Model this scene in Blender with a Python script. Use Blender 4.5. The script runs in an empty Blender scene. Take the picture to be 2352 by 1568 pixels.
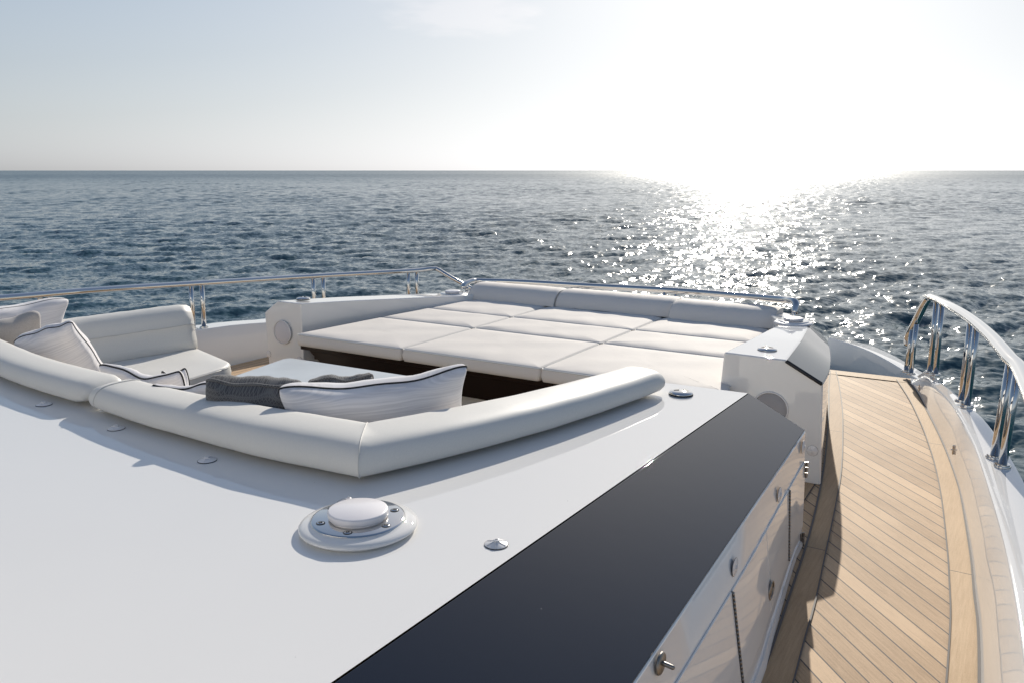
import bpy, bmesh, math, random
import numpy as np
from mathutils import Vector, Matrix

R = math.radians
random.seed(4)
# ------------------------------------------------------------------ camera
# ship frame: +X starboard, +Y bow, Z up, teak deck at z = 0 (metres)
EYE = 1.51
AZ = R(31.3)
FPX = 1900.0
PITCH = math.atan(392.0 / FPX)
scene = bpy.context.scene
cam_d = bpy.data.cameras.new("camera")
cam = bpy.data.objects.new("camera", cam_d)
scene.collection.objects.link(cam)
cam.location = (0, 0, EYE)
cam.rotation_euler = (R(90) - PITCH, 0, AZ)
cam_d.sensor_width = 36
cam_d.lens = FPX / 2352 * 36
cam_d.clip_start = 0.05
cam_d.clip_end = 60000
scene.camera = cam

# ------------------------------------------------------------------ light
SUN_EL, SUN_AZ = R(24.8), R(-15.0)          # azimuth from the bow, + to starboard
scene.view_settings.view_transform = 'Standard'
scene.view_settings.look = 'None'
scene.view_settings.gamma = 1
scene.view_settings.use_curve_mapping = False
scene.view_settings.exposure = 0.38
world = bpy.data.worlds.new("World")
scene.world = world
world.use_nodes = True
wn, wl = world.node_tree.nodes, world.node_tree.links
wn.clear()
wo = wn.new('ShaderNodeOutputWorld')
bg = wn.new('ShaderNodeBackground')
sky = wn.new('ShaderNodeTexSky')
sky.sky_type = 'NISHITA'
sky.sun_disc = False
sky.sun_elevation = SUN_EL
sky.sun_rotation = SUN_AZ
sky.air_density = 1.0
sky.dust_density = 1.0
SKY_TINT, SKY_KNEE = (0.90, 0.985, 1.13), 13.5
sky.ozone_density = 1.0
bg.inputs['Strength'].default_value = 0.10
# hazy air: the sky texture is washed out and its glare near the sun rolls off softly
hs = wn.new('ShaderNodeHueSaturation')
tc0 = wn.new('ShaderNodeTexCoord')
sp0 = wn.new('ShaderNodeSeparateXYZ')
wl.new(tc0.outputs['Generated'], sp0.inputs[0])
mr0 = wn.new('ShaderNodeMapRange')       # haze near the horizon takes the colour out of the air
mr0.inputs['From Min'].default_value = 0.02
mr0.inputs['From Max'].default_value = 0.34
mr0.inputs['To Min'].default_value = 0.35
mr0.inputs['To Max'].default_value = 0.95
wl.new(sp0.outputs['Z'], mr0.inputs['Value'])
wl.new(mr0.outputs[0], hs.inputs['Saturation'])
wl.new(sky.outputs[0], hs.inputs['Color'])
tn = wn.new('ShaderNodeVectorMath')
tn.operation = 'MULTIPLY'
tn.inputs[1].default_value = SKY_TINT
wl.new(hs.outputs[0], tn.inputs[0])
den = wn.new('ShaderNodeVectorMath')
den.operation = 'MULTIPLY_ADD'
den.inputs[1].default_value = (1 / SKY_KNEE,) * 3
den.inputs[2].default_value = (1, 1, 1)
wl.new(tn.outputs[0], den.inputs[0])
dv = wn.new('ShaderNodeVectorMath')
dv.operation = 'DIVIDE'
wl.new(tn.outputs[0], dv.inputs[0])
wl.new(den.outputs[0], dv.inputs[1])
# one faint stretched cloud high on the left of the sun
tcw = wn.new('ShaderNodeTexCoord')
cdir = Vector((0, 0, 1))
_caz, _cel = R(-31.3 - 3.0), R(10.0)
cdir = Vector((math.sin(_caz) * math.cos(_cel), math.cos(_caz) * math.cos(_cel), math.sin(_cel)))
sb_ = wn.new('ShaderNodeVectorMath')
sb_.operation = 'SUBTRACT'
sb_.inputs[1].default_value = cdir
wl.new(tcw.outputs['Generated'], sb_.inputs[0])
sc0 = wn.new('ShaderNodeVectorMath')
sc0.operation = 'MULTIPLY'
sc0.inputs[1].default_value = (11, 11, 42)
wl.new(sb_.outputs[0], sc0.inputs[0])
le = wn.new('ShaderNodeVectorMath')
le.operation = 'LENGTH'
wl.new(sc0.outputs[0], le.inputs[0])
nz = wn.new('ShaderNodeTexNoise')
nz.inputs['Scale'].default_value = 1.6
nz.inputs['Detail'].default_value = 6
wl.new(sc0.outputs[0], nz.inputs['Vector'])
ma = wn.new('ShaderNodeMath')
ma.operation = 'MULTIPLY_ADD'
wl.new(nz.outputs['Fac'], ma.inputs[0])
ma.inputs[1].default_value = -1.8
wl.new(le.outputs['Value'], ma.inputs[2])
mrc = wn.new('ShaderNodeMapRange')
mrc.interpolation_type = 'SMOOTHSTEP'
mrc.inputs['From Min'].default_value = 0.35
mrc.inputs['From Max'].default_value = -0.5
mrc.inputs['To Min'].default_value = 0.0
mrc.inputs['To Max'].default_value = 0.15
wl.new(ma.outputs[0], mrc.inputs['Value'])
mxc = wn.new('ShaderNodeMix')
mxc.data_type = 'RGBA'
wl.new(mrc.outputs[0], mxc.inputs['Factor'])
wl.new(dv.outputs[0], mxc.inputs['A'])
mxc.inputs['B'].default_value = (10.5, 9.6, 9.3, 1)
wl.new(mxc.outputs['Result'], bg.inputs['Color'])
wl.new(bg.outputs[0], wo.inputs[0])
sun_d = bpy.data.lights.new("sun", 'SUN')
sun_d.energy = 3.8
sun_d.angle = R(0.5)
sun_d.color = (1.0, 0.93, 0.82)
sun = bpy.data.objects.new("sun", sun_d)
scene.collection.objects.link(sun)
sdir = Vector((math.sin(SUN_AZ) * math.cos(SUN_EL), math.cos(SUN_AZ) * math.cos(SUN_EL), math.sin(SUN_EL)))
sun.rotation_euler = sdir.to_track_quat('Z', 'Y').to_euler()

# ------------------------------------------------------------------ survey helpers
_c, _s = math.cos(PITCH), math.sin(PITCH)
_Rt = (math.cos(AZ), math.sin(AZ))
_Fw = (-math.sin(AZ), math.cos(AZ))


def sight(x, y):
    lat = x - 1176.0
    fwd = FPX * _c - (y - 784.0) * _s
    dn = FPX * _s + (y - 784.0) * _c
    return Vector((lat * _Rt[0] + fwd * _Fw[0], lat * _Rt[1] + fwd * _Fw[1], -dn))


def at(x, y, z):
    r = sight(x, y)
    t = (z - EYE) / r.z
    return Vector((t * r.x, t * r.y, z))


def atX(x, y, X):
    r = sight(x, y)
    t = X / r.x
    return Vector((X, t * r.y, EYE + t * r.z))


def atY(x, y, Y):
    r = sight(x, y)
    t = Y / r.y
    return Vector((t * r.x, Y, EYE + t * r.z))


# ------------------------------------------------------------------ materials
def new_mat(name):
    m = bpy.data.materials.new(name)
    m.use_nodes = True
    nt = m.node_tree
    b = nt.nodes['Principled BSDF']
    return m, nt, nt.nodes, nt.links, b


def mat(name, col, rough=0.5, metal=0.0, coat=0.0, coat_rough=0.02, bump=None, vary=0.0, ior=1.5, spec=None):
    m, nt, N, L, b = new_mat(name)
    b.inputs['Base Color'].default_value = (*col, 1)
    b.inputs['Roughness'].default_value = rough
    b.inputs['Metallic'].default_value = metal
    b.inputs['Coat Weight'].default_value = coat
    b.inputs['Coat Roughness'].default_value = coat_rough
    b.inputs['IOR'].default_value = ior
    if spec is not None:
        b.inputs['Specular IOR Level'].default_value = spec
    tc = N.new('ShaderNodeTexCoord')
    if vary:
        n = N.new('ShaderNodeTexNoise')
        n.inputs['Scale'].default_value = 2.5
        n.inputs['Detail'].default_value = 6
        L.new(tc.outputs['Object'], n.inputs['Vector'])
        mx = N.new('ShaderNodeMix')
        mx.data_type = 'RGBA'
        mx.inputs['A'].default_value = (*[c * (1 - vary) for c in col], 1)
        mx.inputs['B'].default_value = (*[min(1, c * (1 + vary)) for c in col], 1)
        L.new(n.outputs['Fac'], mx.inputs['Factor'])
        L.new(mx.outputs['Result'], b.inputs['Base Color'])
    if bump:
        sc, st, dist = bump
        n = N.new('ShaderNodeTexNoise')
        n.inputs['Scale'].default_value = sc
        n.inputs['Detail'].default_value = 3
        L.new(tc.outputs['Object'], n.inputs['Vector'])
        bp = N.new('ShaderNodeBump')
        bp.inputs['Strength'].default_value = st
        bp.inputs['Distance'].default_value = dist
        L.new(n.outputs['Fac'], bp.inputs['Height'])
        L.new(bp.outputs[0], b.inputs['Normal'])
    return m


def gelcoat(name, col, scratches=False, base_rough=0.35):
    """glossy white paint with faint orange peel, dust specks and a few fine scratches in the lacquer"""
    m, nt, N, L, b = new_mat(name)
    b.inputs['Roughness'].default_value = base_rough
    b.inputs['Coat Weight'].default_value = 1.0
    b.inputs['Coat IOR'].default_value = 1.6
    b.inputs['Specular IOR Level'].default_value = 0.0
    tc = N.new('ShaderNodeTexCoord')
    n = N.new('ShaderNodeTexNoise')
    n.inputs['Scale'].default_value = 1.3
    n.inputs['Detail'].default_value = 5
    L.new(tc.outputs['Object'], n.inputs['Vector'])
    mx = N.new('ShaderNodeMix')
    mx.data_type = 'RGBA'
    mx.inputs['A'].default_value = (*[c * 0.97 for c in col], 1)
    mx.inputs['B'].default_value = (*[min(1, c * 1.02) for c in col], 1)
    L.new(n.outputs['Fac'], mx.inputs['Factor'])
    # specks
    v = N.new('ShaderNodeTexVoronoi')
    v.inputs['Scale'].default_value = 9
    v.inputs['Randomness'].default_value = 1
    L.new(tc.outputs['Object'], v.inputs['Vector'])
    lt = N.new('ShaderNodeMath')
    lt.operation = 'LESS_THAN'
    lt.inputs[1].default_value = 0.016
    L.new(v.outputs['Distance'], lt.inputs[0])
    mx2 = N.new('ShaderNodeMix')
    mx2.data_type = 'RGBA'
    L.new(lt.outputs[0], mx2.inputs['Factor'])
    L.new(mx.outputs['Result'], mx2.inputs['A'])
    mx2.inputs['B'].default_value = (*[c * 0.6 if sum(col) > 0.9 else 0.12 for c in col], 1)
    L.new(mx2.outputs['Result'], b.inputs['Base Color'])
    n3 = N.new('ShaderNodeTexNoise')
    n3.inputs['Scale'].default_value = 5
    n3.inputs['Detail'].default_value = 4
    L.new(tc.outputs['Object'], n3.inputs['Vector'])
    mr = N.new('ShaderNodeMapRange')
    mr.inputs['From Min'].default_value = 0.35
    mr.inputs['From Max'].default_value = 0.75
    mr.inputs['To Min'].default_value = 0.01
    mr.inputs['To Max'].default_value = 0.055
    L.new(n3.outputs['Fac'], mr.inputs['Value'])
    L.new(mr.outputs[0], b.inputs['Coat Roughness'])
    bp = N.new('ShaderNodeBump')
    bp.inputs['Strength'].default_value = 0.05
    bp.inputs['Distance'].default_value = 0.002
    n2 = N.new('ShaderNodeTexNoise')
    n2.inputs['Scale'].default_value = 14
    n2.inputs['Detail'].default_value = 1
    L.new(tc.outputs['Object'], n2.inputs['Vector'])
    L.new(n2.outputs['Fac'], bp.inputs['Height'])
    L.new(bp.outputs[0], b.inputs['Normal'])
    L.new(bp.outputs[0], b.inputs['Coat Normal'])
    return m


def teak(name, ang=None, pitch=0.07, caulk=0.0055, cols=((0.32, 0.205, 0.115), (0.66, 0.47, 0.295)), grain_dir=0.0, joints=None):
    m, nt, N, L, b = new_mat(name)
    tc = N.new('ShaderNodeTexCoord')
    rot = N.new('ShaderNodeVectorRotate')
    rot.rotation_type = 'Z_AXIS'
    rot.inputs['Angle'].default_value = -(ang if ang is not None else grain_dir)
    L.new(tc.outputs['Object'], rot.inputs['Vector'])
    sp = N.new('ShaderNodeSeparateXYZ')
    L.new(rot.outputs[0], sp.inputs[0])
    # plank index and grain running along local x
    dv = N.new('ShaderNodeMath')
    dv.operation = 'DIVIDE'
    dv.inputs[1].default_value = pitch if ang is not None else 50.0
    L.new(sp.outputs['Y'], dv.inputs[0])
    fl = N.new('ShaderNodeMath')
    fl.operation = 'FLOOR'
    L.new(dv.outputs[0], fl.inputs[0])
    fr = N.new('ShaderNodeMath')
    fr.operation = 'FRACT'
    L.new(dv.outputs[0], fr.inputs[0])
    wn_ = N.new('ShaderNodeTexWhiteNoise')
    wn_.noise_dimensions = '1D'
    L.new(fl.outputs[0], wn_.inputs['W'])
    cmb = N.new('ShaderNodeCombineXYZ')
    mu = N.new('ShaderNodeMath')
    mu.operation = 'MULTIPLY_ADD'
    mu.inputs[1].default_value = 7.3
    L.new(wn_.outputs['Value'], mu.inputs[0])
    sx = N.new('ShaderNodeMath')
    sx.operation = 'MULTIPLY'
    sx.inputs[1].default_value = 0.055
    L.new(sp.outputs['X'], sx.inputs[0])
    L.new(sx.outputs[0], mu.inputs[2])
    L.new(mu.outputs[0], cmb.inputs['X'])
    L.new(sp.outputs['Y'], cmb.inputs['Y'])
    L.new(sp.outputs['Z'], cmb.inputs['Z'])
    g1 = N.new('ShaderNodeTexNoise')
    g1.inputs['Scale'].default_value = 150
    g1.inputs['Detail'].default_value = 6
    g1.inputs['Roughness'].default_value = 0.65
    g1.inputs['Distortion'].default_value = 0.6
    L.new(cmb.outputs[0], g1.inputs['Vector'])
    g2 = N.new('ShaderNodeTexNoise')
    g2.inputs['Scale'].default_value = 3.2
    g2.inputs['Detail'].default_value = 5
    L.new(tc.outputs['Object'], g2.inputs['Vector'])
    g3 = N.new('ShaderNodeTexNoise')      # pores
    g3.inputs['Scale'].default_value = 420
    g3.inputs['Detail'].default_value = 2
    cm2 = N.new('ShaderNodeCombineXYZ')
    s2 = N.new('ShaderNodeMath')
    s2.operation = 'MULTIPLY'
    s2.inputs[1].default_value = 0.25
    L.new(sp.outputs['X'], s2.inputs[0])
    L.new(s2.outputs[0], cm2.inputs['X'])
    L.new(sp.outputs['Y'], cm2.inputs['Y'])
    L.new(cm2.outputs[0], g3.inputs['Vector'])

    def madd(a, k, c):
        q = N.new('ShaderNodeMath')
        q.operation = 'MULTIPLY_ADD'
        L.new(a, q.inputs[0])
        q.inputs[1].default_value = k
        if isinstance(c, float):
            q.inputs[2].default_value = c
        else:
            L.new(c, q.inputs[2])
        return q.outputs[0]
    f = madd(g1.outputs['Fac'], 1.9, -1.0)
    f = madd(g2.outputs['Fac'], 1.1, f)
    f = madd(g3.outputs['Fac'], 1.0, f)
    f = madd(wn_.outputs['Value'], 1.0 if ang is not None else 0.5, f)
    rmp = N.new('ShaderNodeMapRange')
    rmp.inputs['From Min'].default_value = 0.5
    rmp.inputs['From Max'].default_value = 2.0
    L.new(f, rmp.inputs['Value'])
    mx = N.new('ShaderNodeMix')
    mx.data_type = 'RGBA'
    mx.inputs['A'].default_value = (*cols[0], 1)
    mx.inputs['B'].default_value = (*cols[1], 1)
    L.new(rmp.outputs[0], mx.inputs['Factor'])
    out = mx.outputs['Result']
    hsrc = madd(g1.outputs['Fac'], 0.5, 0.0)

    def dark(val_socket, width, prev, per):
        q = N.new('ShaderNodeMath')
        q.operation = 'LESS_THAN'
        L.new(val_socket, q.inputs[0])
        q.inputs[1].default_value = width / per
        m2 = N.new('ShaderNodeMix')
        m2.data_type = 'RGBA'
        L.new(q.outputs[0], m2.inputs['Factor'])
        L.new(prev, m2.inputs['A'])
        m2.inputs['B'].default_value = (0.085, 0.075, 0.07, 1)
        return m2.outputs['Result']
    if ang is not None:
        out = dark(fr.outputs[0], caulk, out, pitch)
    if joints:
        so = N.new('ShaderNodeSeparateXYZ')
        L.new(tc.outputs['Object'], so.inputs[0])
        for jy in joints:
            sb = N.new('ShaderNodeMath')
            sb.operation = 'SUBTRACT'
            L.new(so.outputs['Y'], sb.inputs[0])
            sb.inputs[1].default_value = jy
            ab = N.new('ShaderNodeMath')
            ab.operation = 'ABSOLUTE'
            L.new(sb.outputs[0], ab.inputs[0])
            out = dark(ab.outputs[0], 0.0022, out, 1.0)
    L.new(out, b.inputs['Base Color'])
    b.inputs['Roughness'].default_value = 0.7
    b.inputs['Specular IOR Level'].default_value = 0.28
    bp = N.new('ShaderNodeBump')
    bp.inputs['Strength'].default_value = 0.25
    bp.inputs['Distance'].default_value = 0.002
    L.new(hsrc, bp.inputs['Height'])
    L.new(bp.outputs[0], b.inputs['Normal'])
    return m


def fabric_lines(name, col, col2, scale=260, axis='Z', sheen=0.3):
    """woven cloth with fine irregular ribs"""
    m, nt, N, L, b = new_mat(name)
    tc = N.new('ShaderNodeTexCoord')
    mp = N.new('ShaderNodeMapping')
    sc = {'Z': (5, 5, scale), 'X': (scale, 12, 12), 'XY': (scale, scale, scale)}[axis]
    mp.inputs['Scale'].default_value = sc
    L.new(tc.outputs['Object'], mp.inputs['Vector'])
    n = N.new('ShaderNodeTexNoise')
    n.inputs['Scale'].default_value = 1.0
    n.inputs['Detail'].default_value = 2
    L.new(mp.outputs[0], n.inputs['Vector'])
    mr = N.new('ShaderNodeMapRange')
    mr.inputs['From Min'].default_value = 0.35
    mr.inputs['From Max'].default_value = 0.65
    L.new(n.outputs['Fac'], mr.inputs['Value'])
    mx = N.new('ShaderNodeMix')
    mx.data_type = 'RGBA'
    mx.inputs['A'].default_value = (*col, 1)
    mx.inputs['B'].default_value = (*col2, 1)
    L.new(mr.outputs[0], mx.inputs['Factor'])
    L.new(mx.outputs['Result'], b.inputs['Base Color'])
    b.inputs['Roughness'].default_value = 0.85
    b.inputs['Sheen Weight'].default_value = sheen
    bp = N.new('ShaderNodeBump')
    bp.inputs['Strength'].default_value = 0.3
    bp.inputs['Distance'].default_value = 0.001
    L.new(n.outputs['Fac'], bp.inputs['Height'])
    L.new(bp.outputs[0], b.inputs['Normal'])
    return m


def fabric_zigzag(name):
    """grey cloth with a small diamond and zigzag weave"""
    m, nt, N, L, b = new_mat(name)
    tc = N.new('ShaderNodeTexCoord')
    sp = N.new('ShaderNodeSeparateXYZ')
    L.new(tc.outputs['Object'], sp.inputs[0])

    def mth(op, a, bb=None, c=None):
        q = N.new('ShaderNodeMath')
        q.operation = op
        for i, v in enumerate((a, bb, c)):
            if v is None:
                continue
            if isinstance(v, (int, float)):
                q.inputs[i].default_value = v
            else:
                L.new(v, q.inputs[i])
        return q.outputs[0]
    P = 0.0125
    u = mth('PINGPONG', sp.outputs['X'], P / 2)
    t = mth('ADD', mth('MULTIPLY', sp.outputs['Z'], 1.0), u)
    w = mth('FRACT', mth('DIVIDE', t, P * 0.55))
    line = mth('LESS_THAN', w, 0.42)
    t2 = mth('SUBTRACT', sp.outputs['Z'], u)
    w2 = mth('FRACT', mth('DIVIDE', t2, P * 1.1))
    line2 = mth('LESS_THAN', w2, 0.3)
    ln = mth('MAXIMUM', line, line2)
    mx = N.new('ShaderNodeMix')
    mx.data_type = 'RGBA'
    mx.inputs['A'].default_value = (0.07, 0.068, 0.07, 1)
    mx.inputs['B'].default_value = (0.15, 0.147, 0.145, 1)
    L.new(ln, mx.inputs['Factor'])
    L.new(mx.outputs['Result'], b.inputs['Base Color'])
    b.inputs['Roughness'].default_value = 0.9
    b.inputs['Sheen Weight'].default_value = 0.2
    bp = N.new('ShaderNodeBump')
    bp.inputs['Strength'].default_value = 0.5
    bp.inputs['Distance'].default_value = 0.001
    L.new(ln, bp.inputs['Height'])
    L.new(bp.outputs[0], b.inputs['Normal'])
    return m


def vinyl(name, col, dent=0.04, spec=0.22, rough=0.5):
    """outdoor upholstery: fine twill, soft sheen, slow dents"""
    m, nt, N, L, b = new_mat(name)
    tc = N.new('ShaderNodeTexCoord')
    b.inputs['Base Color'].default_value = (*col, 1)
    b.inputs['Roughness'].default_value = rough
    b.inputs['Specular IOR Level'].default_value = spec
    mp = N.new('ShaderNodeMapping')
    mp.inputs['Rotation'].default_value = (0, 0, 0.9)
    mp.inputs['Scale'].default_value = (520, 90, 160)
    L.new(tc.outputs['Object'], mp.inputs['Vector'])
    n = N.new('ShaderNodeTexNoise')
    n.inputs['Scale'].default_value = 1.0
    n.inputs['Detail'].default_value = 2
    L.new(mp.outputs[0], n.inputs['Vector'])
    n2 = N.new('ShaderNodeTexNoise')
    n2.inputs['Scale'].default_value = 5
    n2.inputs['Detail'].default_value = 3
    L.new(tc.outputs['Object'], n2.inputs['Vector'])
    b1 = N.new('ShaderNodeBump')
    b1.inputs['Strength'].default_value = 0.22
    b1.inputs['Distance'].default_value = 0.0008
    L.new(n.outputs['Fac'], b1.inputs['Height'])
    b2 = N.new('ShaderNodeBump')
    b2.inputs['Strength'].default_value = dent
    b2.inputs['Distance'].default_value = 0.02
    L.new(n2.outputs['Fac'], b2.inputs['Height'])
    L.new(b1.outputs[0], b2.inputs['Normal'])
    L.new(b2.outputs[0], b.inputs['Normal'])
    mr = N.new('ShaderNodeMapRange')
    mr.inputs['To Min'].default_value = 0.93
    mr.inputs['To Max'].default_value = 1.05
    L.new(n.outputs['Fac'], mr.inputs['Value'])
    vm = N.new('ShaderNodeVectorMath')
    vm.operation = 'SCALE'
    vm.inputs[0].default_value = col
    L.new(mr.outputs[0], vm.inputs['Scale'])
    L.new(vm.outputs[0], b.inputs['Base Color'])
    return m


M = {}
M['gel'] = gelcoat('white_gelcoat', (0.80, 0.785, 0.76))
M['black'] = gelcoat('dark_gloss', (0.004, 0.007, 0.016), base_rough=0.2)
M['black'].node_tree.nodes['Principled BSDF'].inputs['Coat IOR'].default_value = 1.58
M['vinyl'] = vinyl('upholstery', (0.72, 0.70, 0.655))
M['vinyl_b'] = vinyl('sunpad_cloth', (0.76, 0.71, 0.655), 0.12, 0.08, 0.7)
M['piping'] = mat('seam_piping', (0.62, 0.60, 0.56), 0.6)
M['chrome'] = mat('polished_steel', (0.66, 0.65, 0.635), 0.06, metal=1.0, bump=(3, 0.03, 0.002))
M['steel'] = mat('brushed_steel', (0.28, 0.26, 0.24), 0.4, metal=1.0)
M['plastic'] = mat('white_plastic', (0.76, 0.74, 0.73), 0.35, coat=0.4, coat_rough=0.1)
M['lens'] = mat('opal_lens', (0.84, 0.80, 0.80), 0.3, coat=0.5, coat_rough=0.08)
M['clear'] = mat('clear_plastic', (0.66, 0.67, 0.68), 0.15, coat=0.8)
M['wood'] = mat('dark_lacquered_wood', (0.018, 0.009, 0.006), 0.4, coat=0.06, spec=0.15, coat_rough=0.03, vary=0.4)
M['rubber'] = mat('black_rubber', (0.012, 0.012, 0.014), 0.5)
M['caulk'] = mat('grey_caulk', (0.10, 0.09, 0.085), 0.7)
M['grille'] = mat('speaker_mesh', (0.66, 0.64, 0.66), 0.6, bump=(700, 0.8, 0.002))
M['grille_grey'] = mat('speaker_mesh_grey', (0.36, 0.35, 0.36), 0.6, bump=(700, 0.8, 0.002))
M['white_cloth'] = fabric_lines('white_ribbed_cloth', (0.67, 0.645, 0.65), (0.82, 0.79, 0.785), 240)
M['grey_cloth'] = fabric_lines('grey_melange_cloth', (0.33, 0.30, 0.28), (0.48, 0.45, 0.42), 420, 'XY')
M['zigzag'] = fabric_zigzag('grey_zigzag_cloth')
M['black_cord'] = mat('black_cord', (0.012, 0.012, 0.015), 0.7, bump=(600, 0.6, 0.002))
M['stone'] = mat('pale_stone', (0.60, 0.62, 0.62), 0.25, coat=0.3, vary=0.22)
M['teak'] = teak('teak_planks', ang=R(-48), pitch=0.070)
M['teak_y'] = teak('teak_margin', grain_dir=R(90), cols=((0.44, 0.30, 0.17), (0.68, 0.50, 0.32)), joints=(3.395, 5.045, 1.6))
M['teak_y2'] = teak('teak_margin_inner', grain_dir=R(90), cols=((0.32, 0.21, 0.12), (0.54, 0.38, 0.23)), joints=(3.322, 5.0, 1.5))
M['teak_in'] = teak('teak_cockpit', ang=R(90), pitch=0.06)


# ------------------------------------------------------------------ object helpers
def tagit(o, label=None, cat=None, group=None, kind=None):
    if label:
        o['label'] = label
    if cat:
        o['category'] = cat
    if group:
        o['group'] = group
    if kind:
        o['kind'] = kind
    return o


def empty(name, loc, label, cat, group=None, rot=None):
    o = bpy.data.objects.new(name, None)
    o.empty_display_size = 0.05
    scene.collection.objects.link(o)
    o.location = loc
    if rot is not None:
        o.rotation_mode = 'QUATERNION'
        o.rotation_quaternion = rot
    return tagit(o, label, cat, group)


def make(name, vf, m, parent=None, smooth=True, bevel=0.0, bseg=3, local=False, sharp=None):
    verts, faces = vf
    if parent is not None and not local:
        b = parent.matrix_basis.translation if parent.rotation_mode != 'QUATERNION' else parent.location
        q = parent
        off = Vector((0, 0, 0))
        while q is not None:
            off += Vector(q.location)
            q = q.parent
        verts = [Vector(v) - off for v in verts]
    me = bpy.data.meshes.new(name)
    me.from_pydata([tuple(v) for v in verts], [], faces)
    me.validate()
    bm = bmesh.new()
    bm.from_mesh(me)
    bmesh.ops.remove_doubles(bm, verts=bm.verts, dist=1e-5)
    bmesh.ops.recalc_face_normals(bm, faces=bm.faces)
    bm.to_mesh(me)
    bm.free()
    if smooth:
        for p in me.polygons:
            p.use_smooth = True
    if sharp is not None:
        me.set_sharp_from_angle(angle=R(sharp))
    me.materials.append(m)
    o = bpy.data.objects.new(name, me)
    scene.collection.objects.link(o)
    if parent is not None:
        o.parent = parent
    if bevel:
        md = o.modifiers.new('bevel', 'BEVEL')
        md.width = bevel
        md.segments = bseg
        md.limit_method = 'ANGLE'
        md.angle_limit = R(25)
        md.harden_normals = True
    return o


def join(*vfs):
    V, F = [], []
    for v, f in vfs:
        k = len(V)
        V += [Vector(p) for p in v]
        F += [tuple(i + k for i in q) for q in f]
    return V, F


def loft(rings, closed=True, cap0=True, cap1=True):
    n = len(rings[0])
    V = [Vector(p) for r in rings for p in r]
    F = []
    for i in range(len(rings) - 1):
        for j in range(n if closed else n - 1):
            k = (j + 1) % n
            F.append((i * n + j, i * n + k, (i + 1) * n + k, (i + 1) * n + j))
    if cap0 and closed:
        F.append(tuple(range(n))[::-1])
    if cap1 and closed:
        F.append(tuple((len(rings) - 1) * n + j for j in range(n)))
    return V, F


def lathe(profile, seg=48, cx=0, cy=0, cz=0):
    rings = []
    for r, z in profile:
        rings.append([(cx + r * math.cos(2 * math.pi * j / seg), cy + r * math.sin(2 * math.pi * j / seg), cz + z) for j in range(seg)])
    return loft(rings)


def smooth_path(pts, n=8):
    P = [Vector(p) for p in pts]
    if len(P) < 3:
        return P
    out = []
    for i in range(len(P) - 1):
        p0, p1, p2, p3 = P[max(i - 1, 0)], P[i], P[i + 1], P[min(i + 2, len(P) - 1)]
        for k in range(n):
            t = k / n
            out.append(0.5 * ((2 * p1) + (p2 - p0) * t + (2 * p0 - 5 * p1 + 4 * p2 - p3) * t * t + (3 * p1 - p0 - 3 * p2 + p3) * t ** 3))
    out.append(P[-1])
    return out


def tube(path, rx, rz=None, seg=14, caps=True, up=Vector((0, 0, 1))):
    P = [Vector(p) for p in path]
    rz = rz or rx
    rings = []
    last = None
    for i, p in enumerate(P):
        d = (P[min(i + 1, len(P) - 1)] - P[max(i - 1, 0)]).normalized()
        s = d.cross(up)
        if s.length < 0.15:
            s = last if last is not None else Vector((1, 0, 0))
            s = (s - d * s.dot(d))
        s.normalize()
        if last is not None and s.dot(last) < 0:
            s = -s
        last = s
        u = s.cross(d).normalized()
        rings.append([p + s * rx * math.cos(2 * math.pi * j / seg) + u * rz * math.sin(2 * math.pi * j / seg) for j in range(seg)])
    if caps:   # rounded ends
        d0 = (P[0] - P[1]).normalized()
        d1 = (P[-1] - P[-2]).normalized()
        a = [[P[0] + (q - P[0]) * k + d0 * min(rx, rz) * h for q in rings[0]] for k, h in ((0.35, 0.9), (0.75, 0.62), (0.95, 0.25))]
        b = [[P[-1] + (q - P[-1]) * k + d1 * min(rx, rz) * h for q in rings[-1]] for k, h in ((0.95, 0.25), (0.75, 0.62), (0.35, 0.9))]
        rings = a + rings + b
    return loft(rings)


def box(p0, p1):
    x0, y0, z0 = p0
    x1, y1, z1 = p1
    return loft([[(x0, y0, z0), (x1, y0, z0), (x1, y1, z0), (x0, y1, z0)], [(x0, y0, z1), (x1, y0, z1), (x1, y1, z1), (x0, y1, z1)]])


def prism(poly, z0, z1):
    return loft([[(p[0], p[1], z0) for p in poly], [(p[0], p[1], z1) for p in poly]])


def round_poly(poly, r, n=6):
    out = []
    k = len(poly)
    for i in range(k):
        a, b, c = Vector(poly[i - 1][:2]), Vector(poly[i][:2]), Vector(poly[(i + 1) % k][:2])
        d0, d1 = (a - b).normalized(), (c - b).normalized()
        rr = r[i] if isinstance(r, (list, tuple)) else r
        p, q = b + d0 * rr, b + d1 * rr
        for j in range(n + 1):
            t = j / n
            out.append((1 - t) ** 2 * p + 2 * t * (1 - t) * b + t * t * q)
    return out


def densify(poly, step=0.06):
    out = []
    k = len(poly)
    for i in range(k):
        a, b = Vector(poly[i]), Vector(poly[(i + 1) % k])
        n = max(1, int((b - a).length / step))
        for j in range(n):
            out.append(a.lerp(b, j / n))
    return out


def hashn(x, y, s=0.0):
    return (math.sin(x * 12.9 + y * 4.7 + s) + math.sin(x * 5.3 - y * 9.1 + s * 1.7) + math.sin(x * 2.1 + y * 3.3 + s * 0.6)) / 3


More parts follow.
